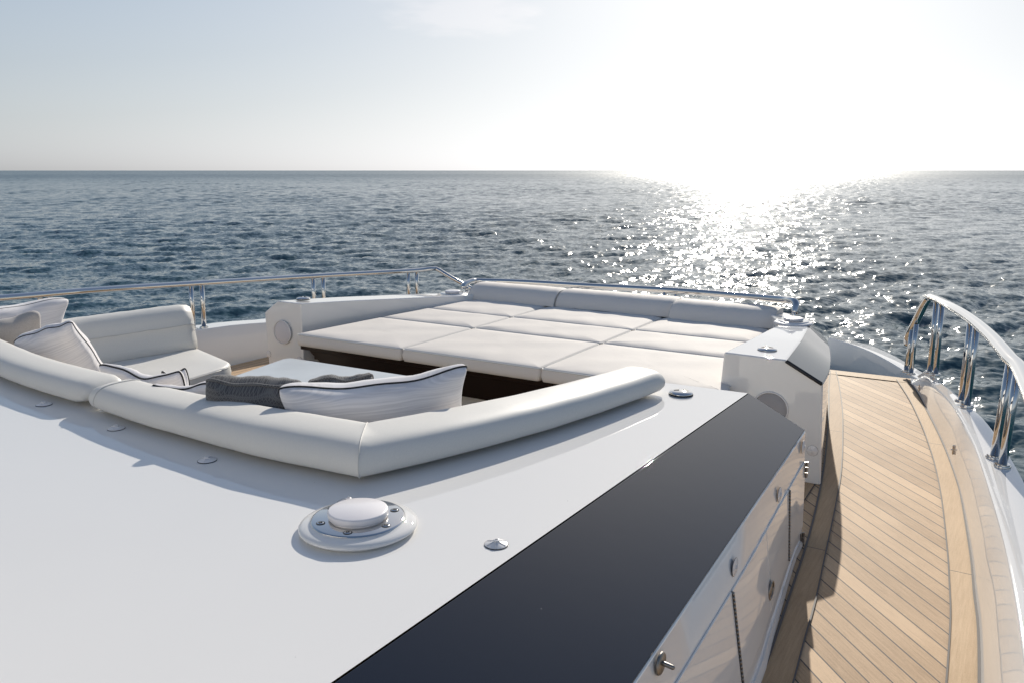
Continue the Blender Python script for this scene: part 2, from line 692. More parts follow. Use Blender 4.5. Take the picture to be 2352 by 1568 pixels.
def slab(poly, z0, z1, r=0.02, crown=0.01, corner=0.02, seed=0.0, sag=0.004, tilt=None):
    """a stuffed cushion: rounded edges, slightly crowned and uneven top"""
    ol = densify(round_poly(poly, corner), 0.05)
    c = sum(ol, Vector((0, 0))) / len(ol)
    n = len(ol)
    nor = []
    for i in range(n):
        t = (ol[(i + 1) % n] - ol[i - 1]).normalized()
        q = Vector((t.y, -t.x))
        if q.dot(ol[i] - c) < 0:
            q = -q
        nor.append(q)
    rings = []

    def ring(ins, z, k=1.0, f=0.0):
        rg = []
        for i in range(n):
            p = ol[i] - nor[i] * ins
            p = c + (p - c) * k
            zz = z
            if f:
                zz += crown * f + sag * f * hashn(p.x * 2, p.y * 2, seed)
            if tilt:
                zz += tilt(p)
            rg.append((p.x, p.y, zz))
        rings.append(rg)
    puff = 0.006
    ring(r * 1.2, z0)
    ring(r * 0.3, z0 + r * 0.25)
    ring(0, z0 + r * 0.8)
    ring(-puff, (z0 + z1) / 2)
    ring(0, z1 - r * 0.8)
    for a in (20, 40, 60, 80):
        ring(r * (1 - math.cos(R(a))), z1 - r * 0.8 + r * 0.8 * math.sin(R(a)))
    for k, f in ((0.97, 0.25), (0.92, 0.5), (0.85, 0.72), (0.7, 0.9), (0.5, 1), (0.3, 1), (0.12, 1)):
        ring(r, z1, k, f)
    return loft(rings)


def bolster(path, w, h, seed=0.0, round_end=(True, True), taper=None):
    """padded back roll swept along the outer lower edge path; body lies to the inner side of it"""
    P = [Vector(p) for p in path]
    key = [(-.50, .22), (-.50, .62), (-.455, .86), (-.36, .97), (-.18, 1.0), (0.02, .995), (.18, .965), (.30, .90), (.40, .77), (.47, .56), (.50, .32), (.475, .11), (.40, .02), (.2, 0.0), (-.2, 0.0), (-.42, .03), (-.48, .10)]
    kk = smooth_path([Vector((x, z, 0)) for x, z in key + key[:1]], 2)[:-1]
    nseg = len(kk)
    prof = [(p.x, p.y - 0.5) for p in kk]
    rings = []
    n = len(P)
    L = [0]
    for i in range(1, n):
        L.append(L[-1] + (P[i] - P[i - 1]).length)
    for i in range(n):
        d0 = (P[i] - P[i - 1]).normalized() if i else None
        d1 = (P[i + 1] - P[i]).normalized() if i < n - 1 else None
        if d0 is None:
            d0 = d1
        if d1 is None:
            d1 = d0
        d = (d0 + d1).normalized()
        s = Vector((d.y, -d.x, 0))
        k = 1.0 / max(0.5, (Vector((d1.y, -d1.x, 0)).dot(s)))
        e = 1.0
        R_ = 0.07
        if round_end[0] and L[i] < R_:
            e = math.sqrt(max(0.0, 1 - (1 - L[i] / R_) ** 2))
        if round_end[1] and L[-1] - L[i] < R_:
            e = min(e, math.sqrt(max(0.0, 1 - (1 - (L[-1] - L[i]) / R_) ** 2)))
        e = max(e, 0.12)
        wob = 0.0008 * hashn(P[i].x * 3, P[i].y * 3, seed)
        ee = 0.55 + 0.45 * e
        f = taper(L[i] / L[-1]) if taper else 1.0
        rings.append([P[i] + s * (-w * f / 2 + x * w * f * ee) * k + Vector((0, 0, h * f / 2 + z * h * f * e + wob)) for x, z in prof])
    # at a sharp bend keep both limbs on their own side of the mitre plane
    for c in range(2, n - 2):
        d0, d1 = (P[c] - P[c - 1]).normalized(), (P[c + 1] - P[c]).normalized()
        if d0.angle(d1) < R(20):
            continue
        m_ = (d0 + d1).normalized()
        for i in range(n):
            if i == c or abs(L[i] - L[c]) > .4:
                continue
            dd = d0 if i < c else d1
            for q in range(len(rings[i])):
                t_ = (rings[i][q] - P[c]).dot(m_)
                lim = (L[i] - L[c]) * 0.02
                if (i < c and t_ > lim) or (i > c and t_ < lim):
                    rings[i][q] = rings[i][q] - dd * ((t_ - lim) / dd.dot(m_))
    return loft(rings)


def resample(path, step=0.03, ends=0.08):
    P = [Vector(p) for p in path]
    out = []
    tot = sum((P[i + 1] - P[i]).length for i in range(len(P) - 1))
    acc = 0
    for i in range(len(P) - 1):
        Ls = (P[i + 1] - P[i]).length
        n = max(1, int(Ls / step))
        for j in range(n):
            out.append(P[i].lerp(P[i + 1], j / n))
    out.append(P[-1])
    # finer at the very ends
    a, b = out[0], out[1]
    c, d = out[-2], out[-1]
    pre = [a.lerp(b, t) for t in (0, 0.1, 0.25, 0.5)]
    post = [c.lerp(d, t) for t in (0.5, 0.75, 0.9, 1.0)]
    return pre + out[1:-1] + post


GEL = M['gel']

# ------------------------------------------------------------------ sea
SEA_Z = -3.3


def fft_tile(N, Lt, lmin, lmax, peak, rms, wind, seed, spread=2.0, chop=1.0):
    rng = np.random.default_rng(seed)
    k1 = 2 * np.pi * np.fft.fftfreq(N, d=Lt / N)
    kx, ky = np.meshgrid(k1, k1, indexing='ij')
    k = np.sqrt(kx * kx + ky * ky)
    k[0, 0] = 1
    kp = 2 * np.pi / peak
    S = k ** -4.0 * np.exp(-1.25 * (kp / k) ** 2)
    S *= np.exp(-(k * lmin / 2 / np.pi) ** 2 * 0.5)
    S[k < 2 * np.pi / lmax] = 0
    ang = (kx * wind[0] + ky * wind[1]) / k
    S *= (np.abs(ang) ** spread) * np.where(ang < 0, 0.15, 1) + 0.06
    S[0, 0] = 0
    a = (rng.normal(size=(N, N)) + 1j * rng.normal(size=(N, N))) * np.sqrt(S)
    h = np.fft.ifft2(a).real
    g = rms / h.std()
    dx = np.fft.ifft2(-1j * kx / k * a).real * g * chop
    dy = np.fft.ifft2(-1j * ky / k * a).real * g * chop
    return h * g, dx, dy


def sample(T, Lt, x, y):
    N = T.shape[0]
    u = (x / Lt * N) % N
    v = (y / Lt * N) % N
    i = np.floor(u).astype(int)
    j = np.floor(v).astype(int)
    fu, fv = u - i, v - j
    i %= N
    j %= N
    i1, j1 = (i + 1) % N, (j + 1) % N
    return (T[i, j] * (1 - fu) * (1 - fv) + T[i1, j] * fu * (1 - fv) + T[i, j1] * (1 - fu) * fv + T[i1, j1] * fu * fv)


def build_sea():
    wd = AZ + R(198)
    wind = (-math.sin(wd), math.cos(wd))
    tiles = [
        (173.0, fft_tile(1024, 173.0, 0.45, 40, 5.0, 0.068, wind, 3, 3, 1.2), None),
        (23.7, fft_tile(512, 23.7, 0.13, 2.2, 1.0, 0.018, wind, 8, 1.5, 1.0), 140.0),
    ]
    radii = [3.0]
    while radii[-1] < 30000:
        r = radii[-1]
        radii.append(r + (r * 0.0065 if r < 350 else (2.3 if r < 1100 else r * (.012 if r < 6000 else .06))))
    radii = np.array(radii)
    a0, a1 = -R(33), R(33)
    fine = np.linspace(a0, a1, 1000)
    coarse = np.linspace(a1, a0 + 2 * np.pi, 240)[1:-1]
    th = np.concatenate([fine, coarse]) + AZ
    nr, nt_ = len(radii), len(th)
    Rg, Tg = np.meshgrid(radii, th, indexing='ij')
    X = -np.sin(Tg) * Rg
    Y = np.cos(Tg) * Rg
    Z = np.zeros_like(X)
    DX = np.zeros_like(X)
    DY = np.zeros_like(X)
    for Lt, (h, dx, dy), lim in tiles:
        w = 1.0 if lim is None else np.clip((lim - Rg) / (lim * 0.6), 0, 1)
        Z += sample(h, Lt, X, Y) * w
        DX += sample(dx, Lt, X, Y) * w
        DY += sample(dy, Lt, X, Y) * w
    # gentle groups of higher waves
    grp = 1 + 0.35 * np.sin(X * 0.06 + Y * 0.021) * np.sin(Y * 0.047 - X * 0.017 + 1)
    Z *= grp
    X += DX
    Y += DY
    co = np.stack([X, Y, Z + SEA_Z], -1).reshape(-1, 3)
    centre = len(co)
    co = np.vstack([co, [[0, 0, SEA_Z]]])
    i = np.arange(nr - 1)[:, None] * nt_
    j = np.arange(nt_)[None, :]
    jn = (j + 1) % nt_
    q = np.stack([i + j, i + jn, i + nt_ + jn, i + nt_ + j], -1).reshape(-1, 4)[:, ::-1]
    me = bpy.data.meshes.new('sea')
    nq = len(q)
    me.vertices.add(len(co))
    me.vertices.foreach_set('co', co.astype(np.float32).ravel())
    me.loops.add(nq * 4)
    me.loops.foreach_set('vertex_index', q.astype(np.int32).ravel())
    me.polygons.add(nq)
    me.polygons.foreach_set('loop_start', np.arange(nq, dtype=np.int32) * 4)
    me.polygons.foreach_set('use_smooth', np.ones(nq, dtype=bool))
    me.update(calc_edges=True)
    if me.polygons[0].normal.z < 0:
        me.flip_normals()
    o = bpy.data.objects.new('sea', me)
    scene.collection.objects.link(o)
    o['kind'] = 'structure'
    m, nt, N, L, b = new_mat('sea_water')
    b.inputs['Base Color'].default_value = (0.012, 0.055, 0.072, 1)
    b.inputs['IOR'].default_value = 1.333
    geo = N.new('ShaderNodeNewGeometry')

    def mapn(scale, detail, rough=0.5):
        mp = N.new('ShaderNodeMapping')
        mp.inputs['Rotation'].default_value = (0, 0, -AZ + R(12))
        mp.inputs['Scale'].default_value = (0.62, 1.0, 1.0)
        L.new(geo.outputs['Position'], mp.inputs['Vector'])
        n = N.new('ShaderNodeTexNoise')
        n.inputs['Scale'].default_value = scale
        n.inputs['Detail'].default_value = detail
        n.inputs['Roughness'].default_value = rough
        L.new(mp.outputs[0], n.inputs['Vector'])
        s = N.new('ShaderNodeVectorMath')
        s.operation = 'SUBTRACT'
        L.new(n.outputs['Color'], s.inputs[0])
        s.inputs[1].default_value = (0.5, 0.5, 0.5)
        return s.outputs[0]
    ln = N.new('ShaderNodeVectorMath')
    ln.operation = 'LENGTH'
    L.new(geo.outputs['Position'], ln.inputs[0])

    def ramp(f0, f1, t0, t1):
        r = N.new('ShaderNodeMapRange')
        r.inputs['From Min'].default_value = f0
        r.inputs['From Max'].default_value = f1
        r.inputs['To Min'].default_value = t0
        r.inputs['To Max'].default_value = t1
        L.new(ln.outputs['Value'], r.inputs['Value'])
        return r.outputs[0]

    def scaled(v, f):
        s = N.new('ShaderNodeVectorMath')
        s.operation = 'SCALE'
        L.new(v, s.inputs[0])
        if isinstance(f, float):
            s.inputs['Scale'].default_value = f
        else:
            L.new(f, s.inputs['Scale'])
        return s.outputs[0]

    def add(a, c):
        s = N.new('ShaderNodeVectorMath')
        s.operation = 'ADD'
        L.new(a, s.inputs[0])
        L.new(c, s.inputs[1])
        return s.outputs[0]
    fine_n = scaled(mapn(5.5, 4, 0.62), ramp(15, 250, 0.85, 0.7))
    mid_n = scaled(mapn(0.9, 3, 0.6), ramp(30, 500, 0.25, 0.75))
    L.new(ramp(20, 700, 0.09, 0.27), b.inputs['Roughness'])
    tot = add(fine_n, mid_n)
    ml = N.new('ShaderNodeVectorMath')
    ml.operation = 'MULTIPLY'
    L.new(tot, ml.inputs[0])
    ml.inputs[1].default_value = (1, 1, 0)
    sm = add(ml.outputs[0], geo.outputs['Normal'])
    nm = N.new('ShaderNodeVectorMath')
    nm.operation = 'NORMALIZE'
    L.new(sm, nm.inputs[0])
    L.new(nm.outputs[0], b.inputs['Normal'])
    me.materials.append(m)


build_sea()

# ------------------------------------------------------------------ decks
K = 1176 / 2048


def pa(u, v):
    return ((3250 + u / 2.851) * K, (1450 + v / 2.851) * K)


def pb(u, v):
    return ((3100 + u / 2.1446) * K, (2000 + v / 2.1446) * K)


base_edge = [at(*pa(u, v), 0) for u, v in ((1070, 190), (1200, 360), (1330, 600), (1440, 820), (1540, 1050), (1640, 1330), (1700, 1560))]
base_edge += [at(*pb(u, v), 0) for u, v in ((1680, 480), (1710, 800), (1750, 1200))]
base_edge += [Vector((0.06, 2.2, 0)), Vector((0.085, 1.5, 0)), Vector((0.10, 0.6, 0)), Vector((0.10, -1.5, 0))]
outer_margin = [at(*pa(u, v), 0) for u, v in ((955, 195), (1100, 420), (1230, 690), (1320, 930), (1400, 1200), (1470, 1560))]
outer_margin += [at(*pb(u, v), 0) for u, v in ((1475, 420), (1493, 700), (1500, 1100))]
outer_margin += [Vector((-0.03, 2.2, 0)), Vector((-0.01, 1.5, 0)), Vector((0, 0.6, 0)), Vector((0, -1.5, 0))]
left_outer = [at(*pa(u, v), 0) for u, v in ((200, 95), (185, 270), (185, 500), (170, 800), (135, 1150), (60, 1568))]
left_outer += [at(*pb(u, v), 0) for u, v in ((280, 350), (150, 750))] + [Vector((-0.52, 2.25, 0)), Vector((-0.49, 1.5, 0)), Vector((-0.47, 0.6, 0)), Vector((-0.47, -1.5, 0))]
left_inner = [at(*pa(u, v), 0) for u, v in ((265, 105), (300, 250), (340, 550), (345, 850), (330, 1200), (275, 1568))]
left_inner += [at(*pb(u, v), 0) for u, v in ((440, 430), (350, 850), (240, 1250))] + [Vector((-0.425, 2.2, 0)), Vector((-0.39, 1.5, 0)), Vector((-0.37, 0.6, 0)), Vector((-0.37, -1.5, 0))]


def strip(a, b, z, n=90):
    """ribbon between two polylines, as a thin sheet"""
    def samp(p, n):
        p = smooth_path(p, 6)
        L = [0]
        for i in range(1, len(p)):
            L.append(L[-1] + (p[i] - p[i - 1]).length)
        out = []
        for k in range(n):
            t = L[-1] * k / (n - 1)
            i = max(j for j in range(len(L)) if L[j] <= t + 1e-9)
            i = min(i, len(p) - 2)
            f = (t - L[i]) / max(1e-9, L[i + 1] - L[i])
            out.append(p[i].lerp(p[i + 1], min(1, f)))
        return out
    A, B = samp(a, n), samp(b, n)
    V = [(p.x, p.y, z) for p in A] + [(p.x, p.y, z) for p in B]
    F = [(i, i + 1, n + i + 1, n + i) for i in range(n - 1)]
    return V, F


deck = make('teak_deck', ([(-5.2, -2, 0), (0.12, -2, 0), (0.12, 2.6, 0), (0.02, 3.4, 0), (-0.35, 5.7, 0), (-0.56, 6.62, 0), (-1.2, 6.62, 0), (-5.2, 6.62, 0)], [tuple(range(8))]), M['teak'], smooth=False)
tagit(deck, kind='structure')
tagit(make('teak_margin', strip(outer_margin, base_edge, 0.004), M['teak_y']), kind='structure')
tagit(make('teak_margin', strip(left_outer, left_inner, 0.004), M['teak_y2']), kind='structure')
tagit(make('teak_margin', ([at(1903, 849, 0) + Vector((0, 0, .0055)), at(2108, 872, 0) + Vector((0, 0, .0055)), at(2100, 881, 0) + Vector((0, 0, .0055)), at(1903, 858, 0) + Vector((0, 0, .0055))], [(0, 1, 2, 3)]), M['teak_y'], smooth=False), kind='structure')


def caulk_line(path, w, z):
    p = smooth_path(path, 6)
    V, F = [], []
    for i in range(len(p)):
        d = (p[min(i + 1, len(p) - 1)] - p[max(i - 1, 0)]).normalized()
        s = Vector((d.y, -d.x, 0)) * w / 2
        V += [(p[i].x - s.x, p[i].y - s.y, z), (p[i].x + s.x, p[i].y + s.y, z)]
        if i:
            F.append((2 * i - 2, 2 * i - 1, 2 * i + 1, 2 * i))
    return V, F


for pth, w in ((outer_margin, 0.006), (left_inner, 0.006), (left_outer, 0.009), (base_edge, 0.012)):
    tagit(make('deck_caulking', caulk_line(pth, w, 0.008), M['caulk'], smooth=False), kind='structure')
cockpit = make('cockpit_floor', ([(-5.2, 1.9, 0.004), (-1.3, 1.9, 0.004), (-1.0, 3.3, 0.004), (-.72, 3.34, 0.004), (-.72, 4.1, 0.004), (-5.2, 4.9, 0.004)], [(0, 1, 2, 3, 4, 5)]), M['teak_in'], smooth=False)
tagit(cockpit, kind='structure')

# ------------------------------------------------------------------ starboard bulwark, bow bulwark, port bulwark, hull
cap_px = [(2105.9, 857, .05), (2126, 865, .13), (2148, 885, .215), (2178.4, 917.2, .29), (2200.6, 951.4, .33), (2220.7, 989.7, .33), (2239.4, 1030, .33), (2276.8, 1148.4, .33), (2302.2, 1242.2, .33), (2320.9, 1335.9, .33), (2337, 1437.6, .33)]
cap_in = [at(x, y, z) for x, y, z in cap_px] + [Vector((0.135, 1.9, .33)), Vector((0.16, 1.2, .33)), Vector((0.17, 0.4, .33)), Vector((0.17, -1.5, .33))]
cap_out_px = [(2095, 838, .05), (2125, 850, .11), (2160, 873, .20), (2205, 910, .29), (2250, 950, .33), (2280, 985, .33), (2310, 1030, .33), (2350, 1100, .33)]
cap_out = [at(x, y, z) for x, y, z in cap_out_px] + [Vector((0.19, 3.1, .33)), Vector((0.24, 2.5, .33)), Vector((0.28, 1.9, .33)), Vector((0.31, 1.2, .33)), Vector((0.32, 0.4, .33)), Vector((0.32, -1.5, .33))]


def resamp(p, n):
    p = smooth_path(p, 8)
    L = [0]
    for i in range(1, len(p)):
        L.append(L[-1] + (p[i] - p[i - 1]).length)
    out = []
    for k in range(n):
        t = L[-1] * k / (n - 1)
        i = 0
        while i < len(L) - 2 and L[i + 1] < t:
            i += 1
        f = (t - L[i]) / max(1e-9, L[i + 1] - L[i])
        out.append(p[i].lerp(p[i + 1], min(1, f)))
    return out


NB = 80


def by_y(p, y):
    p = sorted(p, key=lambda q: -q.y)
    if y >= p[0].y:
        return Vector((p[0].x + (p[0].x - p[1].x) / (p[0].y - p[1].y) * (y - p[0].y), y, p[0].z))
    for u_, v_ in zip(p, p[1:]):
        if v_.y <= y <= u_.y:
            return u_.lerp(v_, (u_.y - y) / max(1e-6, u_.y - v_.y))
    return Vector((p[-1].x, y, p[-1].z))


ys_ = [6.62 - 8.1 * (k / (NB - 1)) ** 1.35 for k in range(NB)]
sci, sco, sbs = smooth_path(cap_in, 8), smooth_path(cap_out, 8), smooth_path(base_edge, 8)
ci, co_, bs = [by_y(sci, y) for y in ys_], [by_y(sco, y) for y in ys_], [by_y(sbs, y) for y in ys_]
for k in range(NB):      # the wall dies down to the deck at its forward end
    y = ys_[k]
    if y > 6.4:
        f_ = max(0.3, 1 - (y - 6.4) * 3)
        ci[k].z *= f_
        co_[k].z *= f_
rings = []
for i in range(NB):
    a, b, c = bs[i], ci[i], co_[i]
    inn = (b - c)
    inn.z = 0
    inn.normalize()
    rings.append([Vector((a.x, a.y, -0.02)), a.lerp(b, 0.5) - inn * -0.0, b - Vector((0, 0, 0.018)), b - Vector((0, 0, .005)) - inn * 0.006, b - inn * 0.018,
                  c + inn * 0.02, c + Vector((0, 0, -.006)), c - Vector((0, 0, .03)) - inn * .004, c - inn * 0.01 - Vector((0, 0, 0.5)), c + inn * 0.9 + Vector((0, 0, SEA_Z - 0.6 - c.z))])
sb = empty('bulwark', (0.1, 3, 0), 'white glossy bulwark curving along the starboard side deck beneath the near handrail', 'bulwark')
make('bulwark_wall', loft(rings, closed=False), GEL, sb, sharp=40)

# bow bulwark: beyond the step the bulwark sweeps inboard round the lower foredeck
bw_t = [(1903, 775, 8.1), (1960, 792, 7.8), (2000, 808, 7.5), (2040, 829, 7.2), (2075, 850, 6.95), (2108, 870, 6.68)]
bw_o = [(1899, 772, 8.4), (1960, 783, 8.15), (2010, 797, 7.85), (2056, 818, 7.5), (2090, 838, 7.2), (2132, 862, 6.9)]
A, B = resamp([atY(*q) for q in bw_t], 24), resamp([atY(*q) for q in bw_o], 24)
rg = []
for i in range(24):
    a, b = A[i], B[i]
    rg.append([Vector((a.x - .02, a.y - .01, a.z - .6)), a - Vector((0, 0, .012)), a + Vector((0.004, .006, 0)), b, b + Vector((.02, .03, -0.03)), b + Vector((-0.1, .2, SEA_Z - 1 - b.z))])
bb = empty('bow_bulwark', (-0.9, 7.2, 0), 'shaded white bulwark sweeping inboard beyond the forward end of the teak side deck', 'bulwark')
make('bulwark_wall', loft(rg, closed=False), GEL, bb, sharp=40)

# port bulwark
pin = [Vector((-5.42, -1.5, .34)), Vector((-5.40, 1.0, .34)), Vector((-5.33, 3.0, .33)), Vector((-5.24, 4.25, .315)), Vector((-5.19, 4.75, .28)), Vector((-5.0, 5.6, .26)), Vector((-4.75, 6.4, .25)), Vector((-4.2, 7.2, .25))]
pin = resamp(pin, 50)
rg = []
for i, a in enumerate(pin):
    d = (pin[min(i + 1, 49)] - pin[max(i - 1, 0)])
    s = Vector((-d.y, d.x, 0)).normalized()
    rg.append([Vector((a.x, a.y, -0.02)), a - Vector((0, 0, 0.015)), a + s * 0.012, a + s * 0.20, a + s * 0.212 - Vector((0, 0, 0.02)), a + s * 0.24 - Vector((0, 0, 0.9)), a - s * 0.5 + Vector((0, 0, SEA_Z - 1))])
pb_ = empty('bulwark', (-5.3, 3, 0), 'white bulwark along the far port side behind the sofa, below the long handrail', 'bulwark')
make('bulwark_wall', loft(rg, closed=False), GEL, pb_, sharp=40)

# small steel fairlead tabs on the starboard bulwark wall
for (x, y, z, lb) in ((2113, 879, .07, 'small steel tab on the bulwark face near the forward end of the side deck'), (2193.5, 1042, .15, 'small steel tab on the bulwark face halfway along the side deck')):
    i = min(range(NB), key=lambda q: abs((sight(x, y).xy.normalized() - bs[q].lerp(ci[q], .35).xy.normalized()).length))
    p = bs[i].lerp(ci[i], 0.35)
    e = empty('cover_tab', p, lb, 'tab', 'steel tabs on the starboard bulwark')
    n_ = Vector((-1, -0.15, 0)).normalized()
    make('tab_plate', join(tube([p + n_ * .004 + Vector((0, 0, -.022)), p + n_ * .004 + Vector((0, 0, .022))], 0.005, 0.004), tube([p - n_ * .01, p + n_ * .012], 0.004)), M['chrome'], e)

# ------------------------------------------------------------------ cabin coaming in the foreground
ZT = 0.61
cm = empty('cabin_coaming', (-1.4, 0.5, 0), 'glossy white cabin top with sloping dark glass edge wrapping round the lounge', 'cabin top')
A_ = Vector((-.886, 3.345, ZT))
e_near = Vector((-1.075, -2.0, ZT))
inner = [Vector((-1.36, 3.325)), Vector((-1.375, 3.2)), Vector((-1.46, 2.9)), Vector((-1.66, 2.22)), Vector((-1.74, 2.02)), Vector((-1.86, 1.95)), Vector((-2.2, 1.905)), Vector((-2.7, 1.915)), Vector((-3.2, 1.955)), Vector((-3.7, 2.03)), Vector((-4.4, 2.17)), Vector((-5.28, 2.42))]
top_poly = [A_.xy] + inner + [Vector((-5.36, -2.0)), e_near.xy]
# top plate split in quads so it stays flat: rows from the inner edge back to y=-2
V, F = [], []
outer_row = []
for p in [A_.xy] + inner:
    t = max(0.0, min(1.0, (-0.886 - p.x) / 4.4))
    outer_row.append(Vector((e_near.x + (-5.36 - e_near.x) * t, -2.0)))
n = len(outer_row)
for p in [A_.xy] + inner:
    V.append((p.x, p.y, ZT))
for p in outer_row:
    V.append((p.x, p.y, ZT))
for i in range(n - 1):
    F.append((i, i + 1, n + i + 1, n + i))
# inner faces down to the cockpit floor, and the forward end face
k = len(V)
ip = [Vector((A_.x, A_.y))] + inner
for p in ip:
    V.append((p.x, p.y, 0.0))
for i in range(n - 1):
    F.append((i, i + 1, k + i + 1, k + i))
make('top_panel', (V, F), GEL, cm, smooth=True, bevel=0.008)
low_far = Vector((-0.650, 3.34, 0.490))
low_near = Vector((-0.578, 1.42, 0.483))
low_end = low_far.lerp(low_near, (3.34 + 2.0) / (3.34 - 1.42))
# dark sloping panel, with thin rubber edge
up0, up1 = A_ + Vector((0.003, -0.004, -0.001)), e_near + Vector((0.003, 0, -0.001))
th_ = Vector((-0.006, 0, -0.012))
make('dark_glass_panel', loft([[up0, low_far, low_far + th_, up0 + th_], [up1, low_end, low_end + th_, up1 + th_]]), M['black'], cm, smooth=True, bevel=0.003)
# side wall
foot = [Vector((-0.622, 3.335, 0)), Vector((-0.618, 3.2, 0)), Vector((-0.592, 2.95, 0)), Vector((-0.563, 2.70, 0)), Vector((-0.535, 2.45, 0)), Vector((-0.514, 2.25, 0)), Vector((-.49, 1.5, 0)), Vector((-.475, .6, 0)), Vector((-0.47, -2, 0))]
fp = resamp(foot, 40)
rg = []
for p in fp:
    t = (3.34 - p.y) / (3.34 + 2.0)
    tp = low_far.lerp(low_end, t)
    bt = Vector((tp.x + .85 * (p.x - 0.006 - tp.x), p.y, 0.030))
    rg.append([tp + Vector((-0.006, 0, -0.004)), tp + Vector((-.001, 0, -0.004)), tp + Vector((0.003, 0, -0.008)), tp.lerp(bt, 0.5) + Vector((.004, 0, 0)), bt, Vector((bt.x + .4 * (p.x - bt.x), p.y, 0.030)), Vector((p.x - .004, p.y, 0.016)), Vector((p.x, p.y, 0.008)), Vector((p.x, p.y, -.01))])
make('side_wall', loft(rg, closed=False), GEL, cm, sharp=35)
pf = rg[0]
make('end_wall', ([Vector(q) for q in pf] + [Vector((-0.886, 3.345, ZT - .002)), Vector((-.9, 3.34, 0))], [tuple(range(len(pf) - 1, -1, -1)) + (len(pf), len(pf) + 1)]), GEL, cm, smooth=False)


def wall_pt(y, z):
    """point on the coaming side wall and its outward normal"""
    i = min(range(len(fp)), key=lambda q: abs(fp[q].y - y))
    j = min(i + 1, len(fp) - 1) if fp[i].y > y else max(i - 1, 0)
    def x_at(q):
        t = (3.34 - fp[q].y) / (3.34 + 2.0)
        tp = low_far.lerp(low_end, t) + Vector((.004, 0, -.006))
        bt = Vector((tp.x - .004 + .85 * (fp[q].x - .006 - tp.x + .004), fp[q].y, .030))
        f = (z - bt.z) / (tp.z - bt.z)
        return bt.x + (tp.x - bt.x) * f
    f = (y - fp[i].y) / (fp[j].y - fp[i].y) if i != j else 0
    return Vector((x_at(i) * (1 - f) + x_at(j) * f, y, z))


def on_wall(px, py):
    """sight line meets the side wall"""
    r = sight(px, py)
    lo, hi = 0.3, 8.0
    o_ = Vector((0, 0, EYE))
    r = r / r.y
    best = None
    for k in range(400):
        y = 0.8 + k * 0.007
        p = o_ + r * y
        if p.z > 0.6:
            continue
        w = wall_pt(y, max(0.0, min(0.5, p.z)))
        d = abs(p.x - w.x)
        if best is None or d < best[0]:
            best = (d, w)
    return best[1]


def wall_panel(corners, th=0.006):
    """thin door leaf lying on the side wall; corners = (y, z) x4"""
    n = 8
    (y0, z0), (y1, z1), (y2, z2), (y3, z3) = corners
    rings = []
    for i in range(n + 1):
        t = i / n
        a = wall_pt(y0 + (y1 - y0) * t, z0 + (z1 - z0) * t)
        b = wall_pt(y3 + (y2 - y3) * t, z3 + (z2 - z3) * t)
        rings.append([a + Vector((0.001, 0, 0)), a + Vector((th, 0, 0)), b + Vector((th, 0, 0)), b + Vector((0.001, 0, 0))])
    return loft(rings)


# locker doors under the top seam
h1 = on_wall(1678, 1368)
g1_ = on_wall(1756, 1221)
h2 = on_wall(1809, 1110)
h3 = on_wall(1843, 1040)
zt = (h1.z + g1_.z + h2.z) / 3
zb = 0.085
doors = [(h1.y - 0.62, h1.y - .006), (h1.y + .006, g1_.y - .003), (g1_.y + .003, h2.y - .006), (h2.y + .006, 3.325)]
for y0, y1 in doors:
    d = make('locker_door', wall_panel(((y0, zb), (y1, zb), (y1, zt), (y0, zt))), GEL, cm, smooth=True, bevel=0.0015)
for hy in (h1.y, h2.y):
    kn = []
    nk = 22
    for i in range(nk):
        z0 = zb + (zt - zb) * i / nk
        z1 = zb + (zt - zb) * (i + 0.86) / nk
        p0, p1 = wall_pt(hy, z0) + Vector((.008, 0, 0)), wall_pt(hy, z1) + Vector((.008, 0, 0))
        kn.append(tube([p0, p1], 0.0042, seg=8, caps=False))
    make('piano_hinge', join(*kn), M['steel'], cm)
lt = on_wall(1756, 1374)
lt = wall_pt(g1_.y + .004, lt.z)
ring = [lt + Vector((0.009, 0.03 * math.cos(a), 0.03 * math.sin(a))) for a in [2 * math.pi * k / 28 for k in range(29)]]
make('ring_latch', join(tube(ring, 0.004, seg=8, caps=False, up=Vector((1, 0, 0))), tube([lt + Vector((.007, 0, 0)), lt + Vector((.0095, 0, 0))], 0.024, seg=20, caps=False)), M['steel'], cm)
for (x, y) in ((1843, 1075), (1835, 1236)):
    q = atY(x, y, 3.33)
    q = Vector((wall_pt(3.32, max(.1, min(.47, q.z))).x + .006, 3.325, q.z))
    parts = [box((q.x - .003, q.y - .022, q.z - .035), (q.x + .001, q.y - .004, q.z + .035))]
    for k_ in range(3):
        parts.append(tube([q + Vector((0.004, 0.004, -.034 + .023 * k_)), q + Vector((0.004, 0.004, -.014 + .023 * k_))], 0.006, seg=12, caps=False))
    make('butt_hinge', join(*parts), M['steel'], cm, sharp=40)

# ------------------------------------------------------------------ pods
def pod_body(secs):
    return loft([[Vector(p) for p in s] for s in secs])


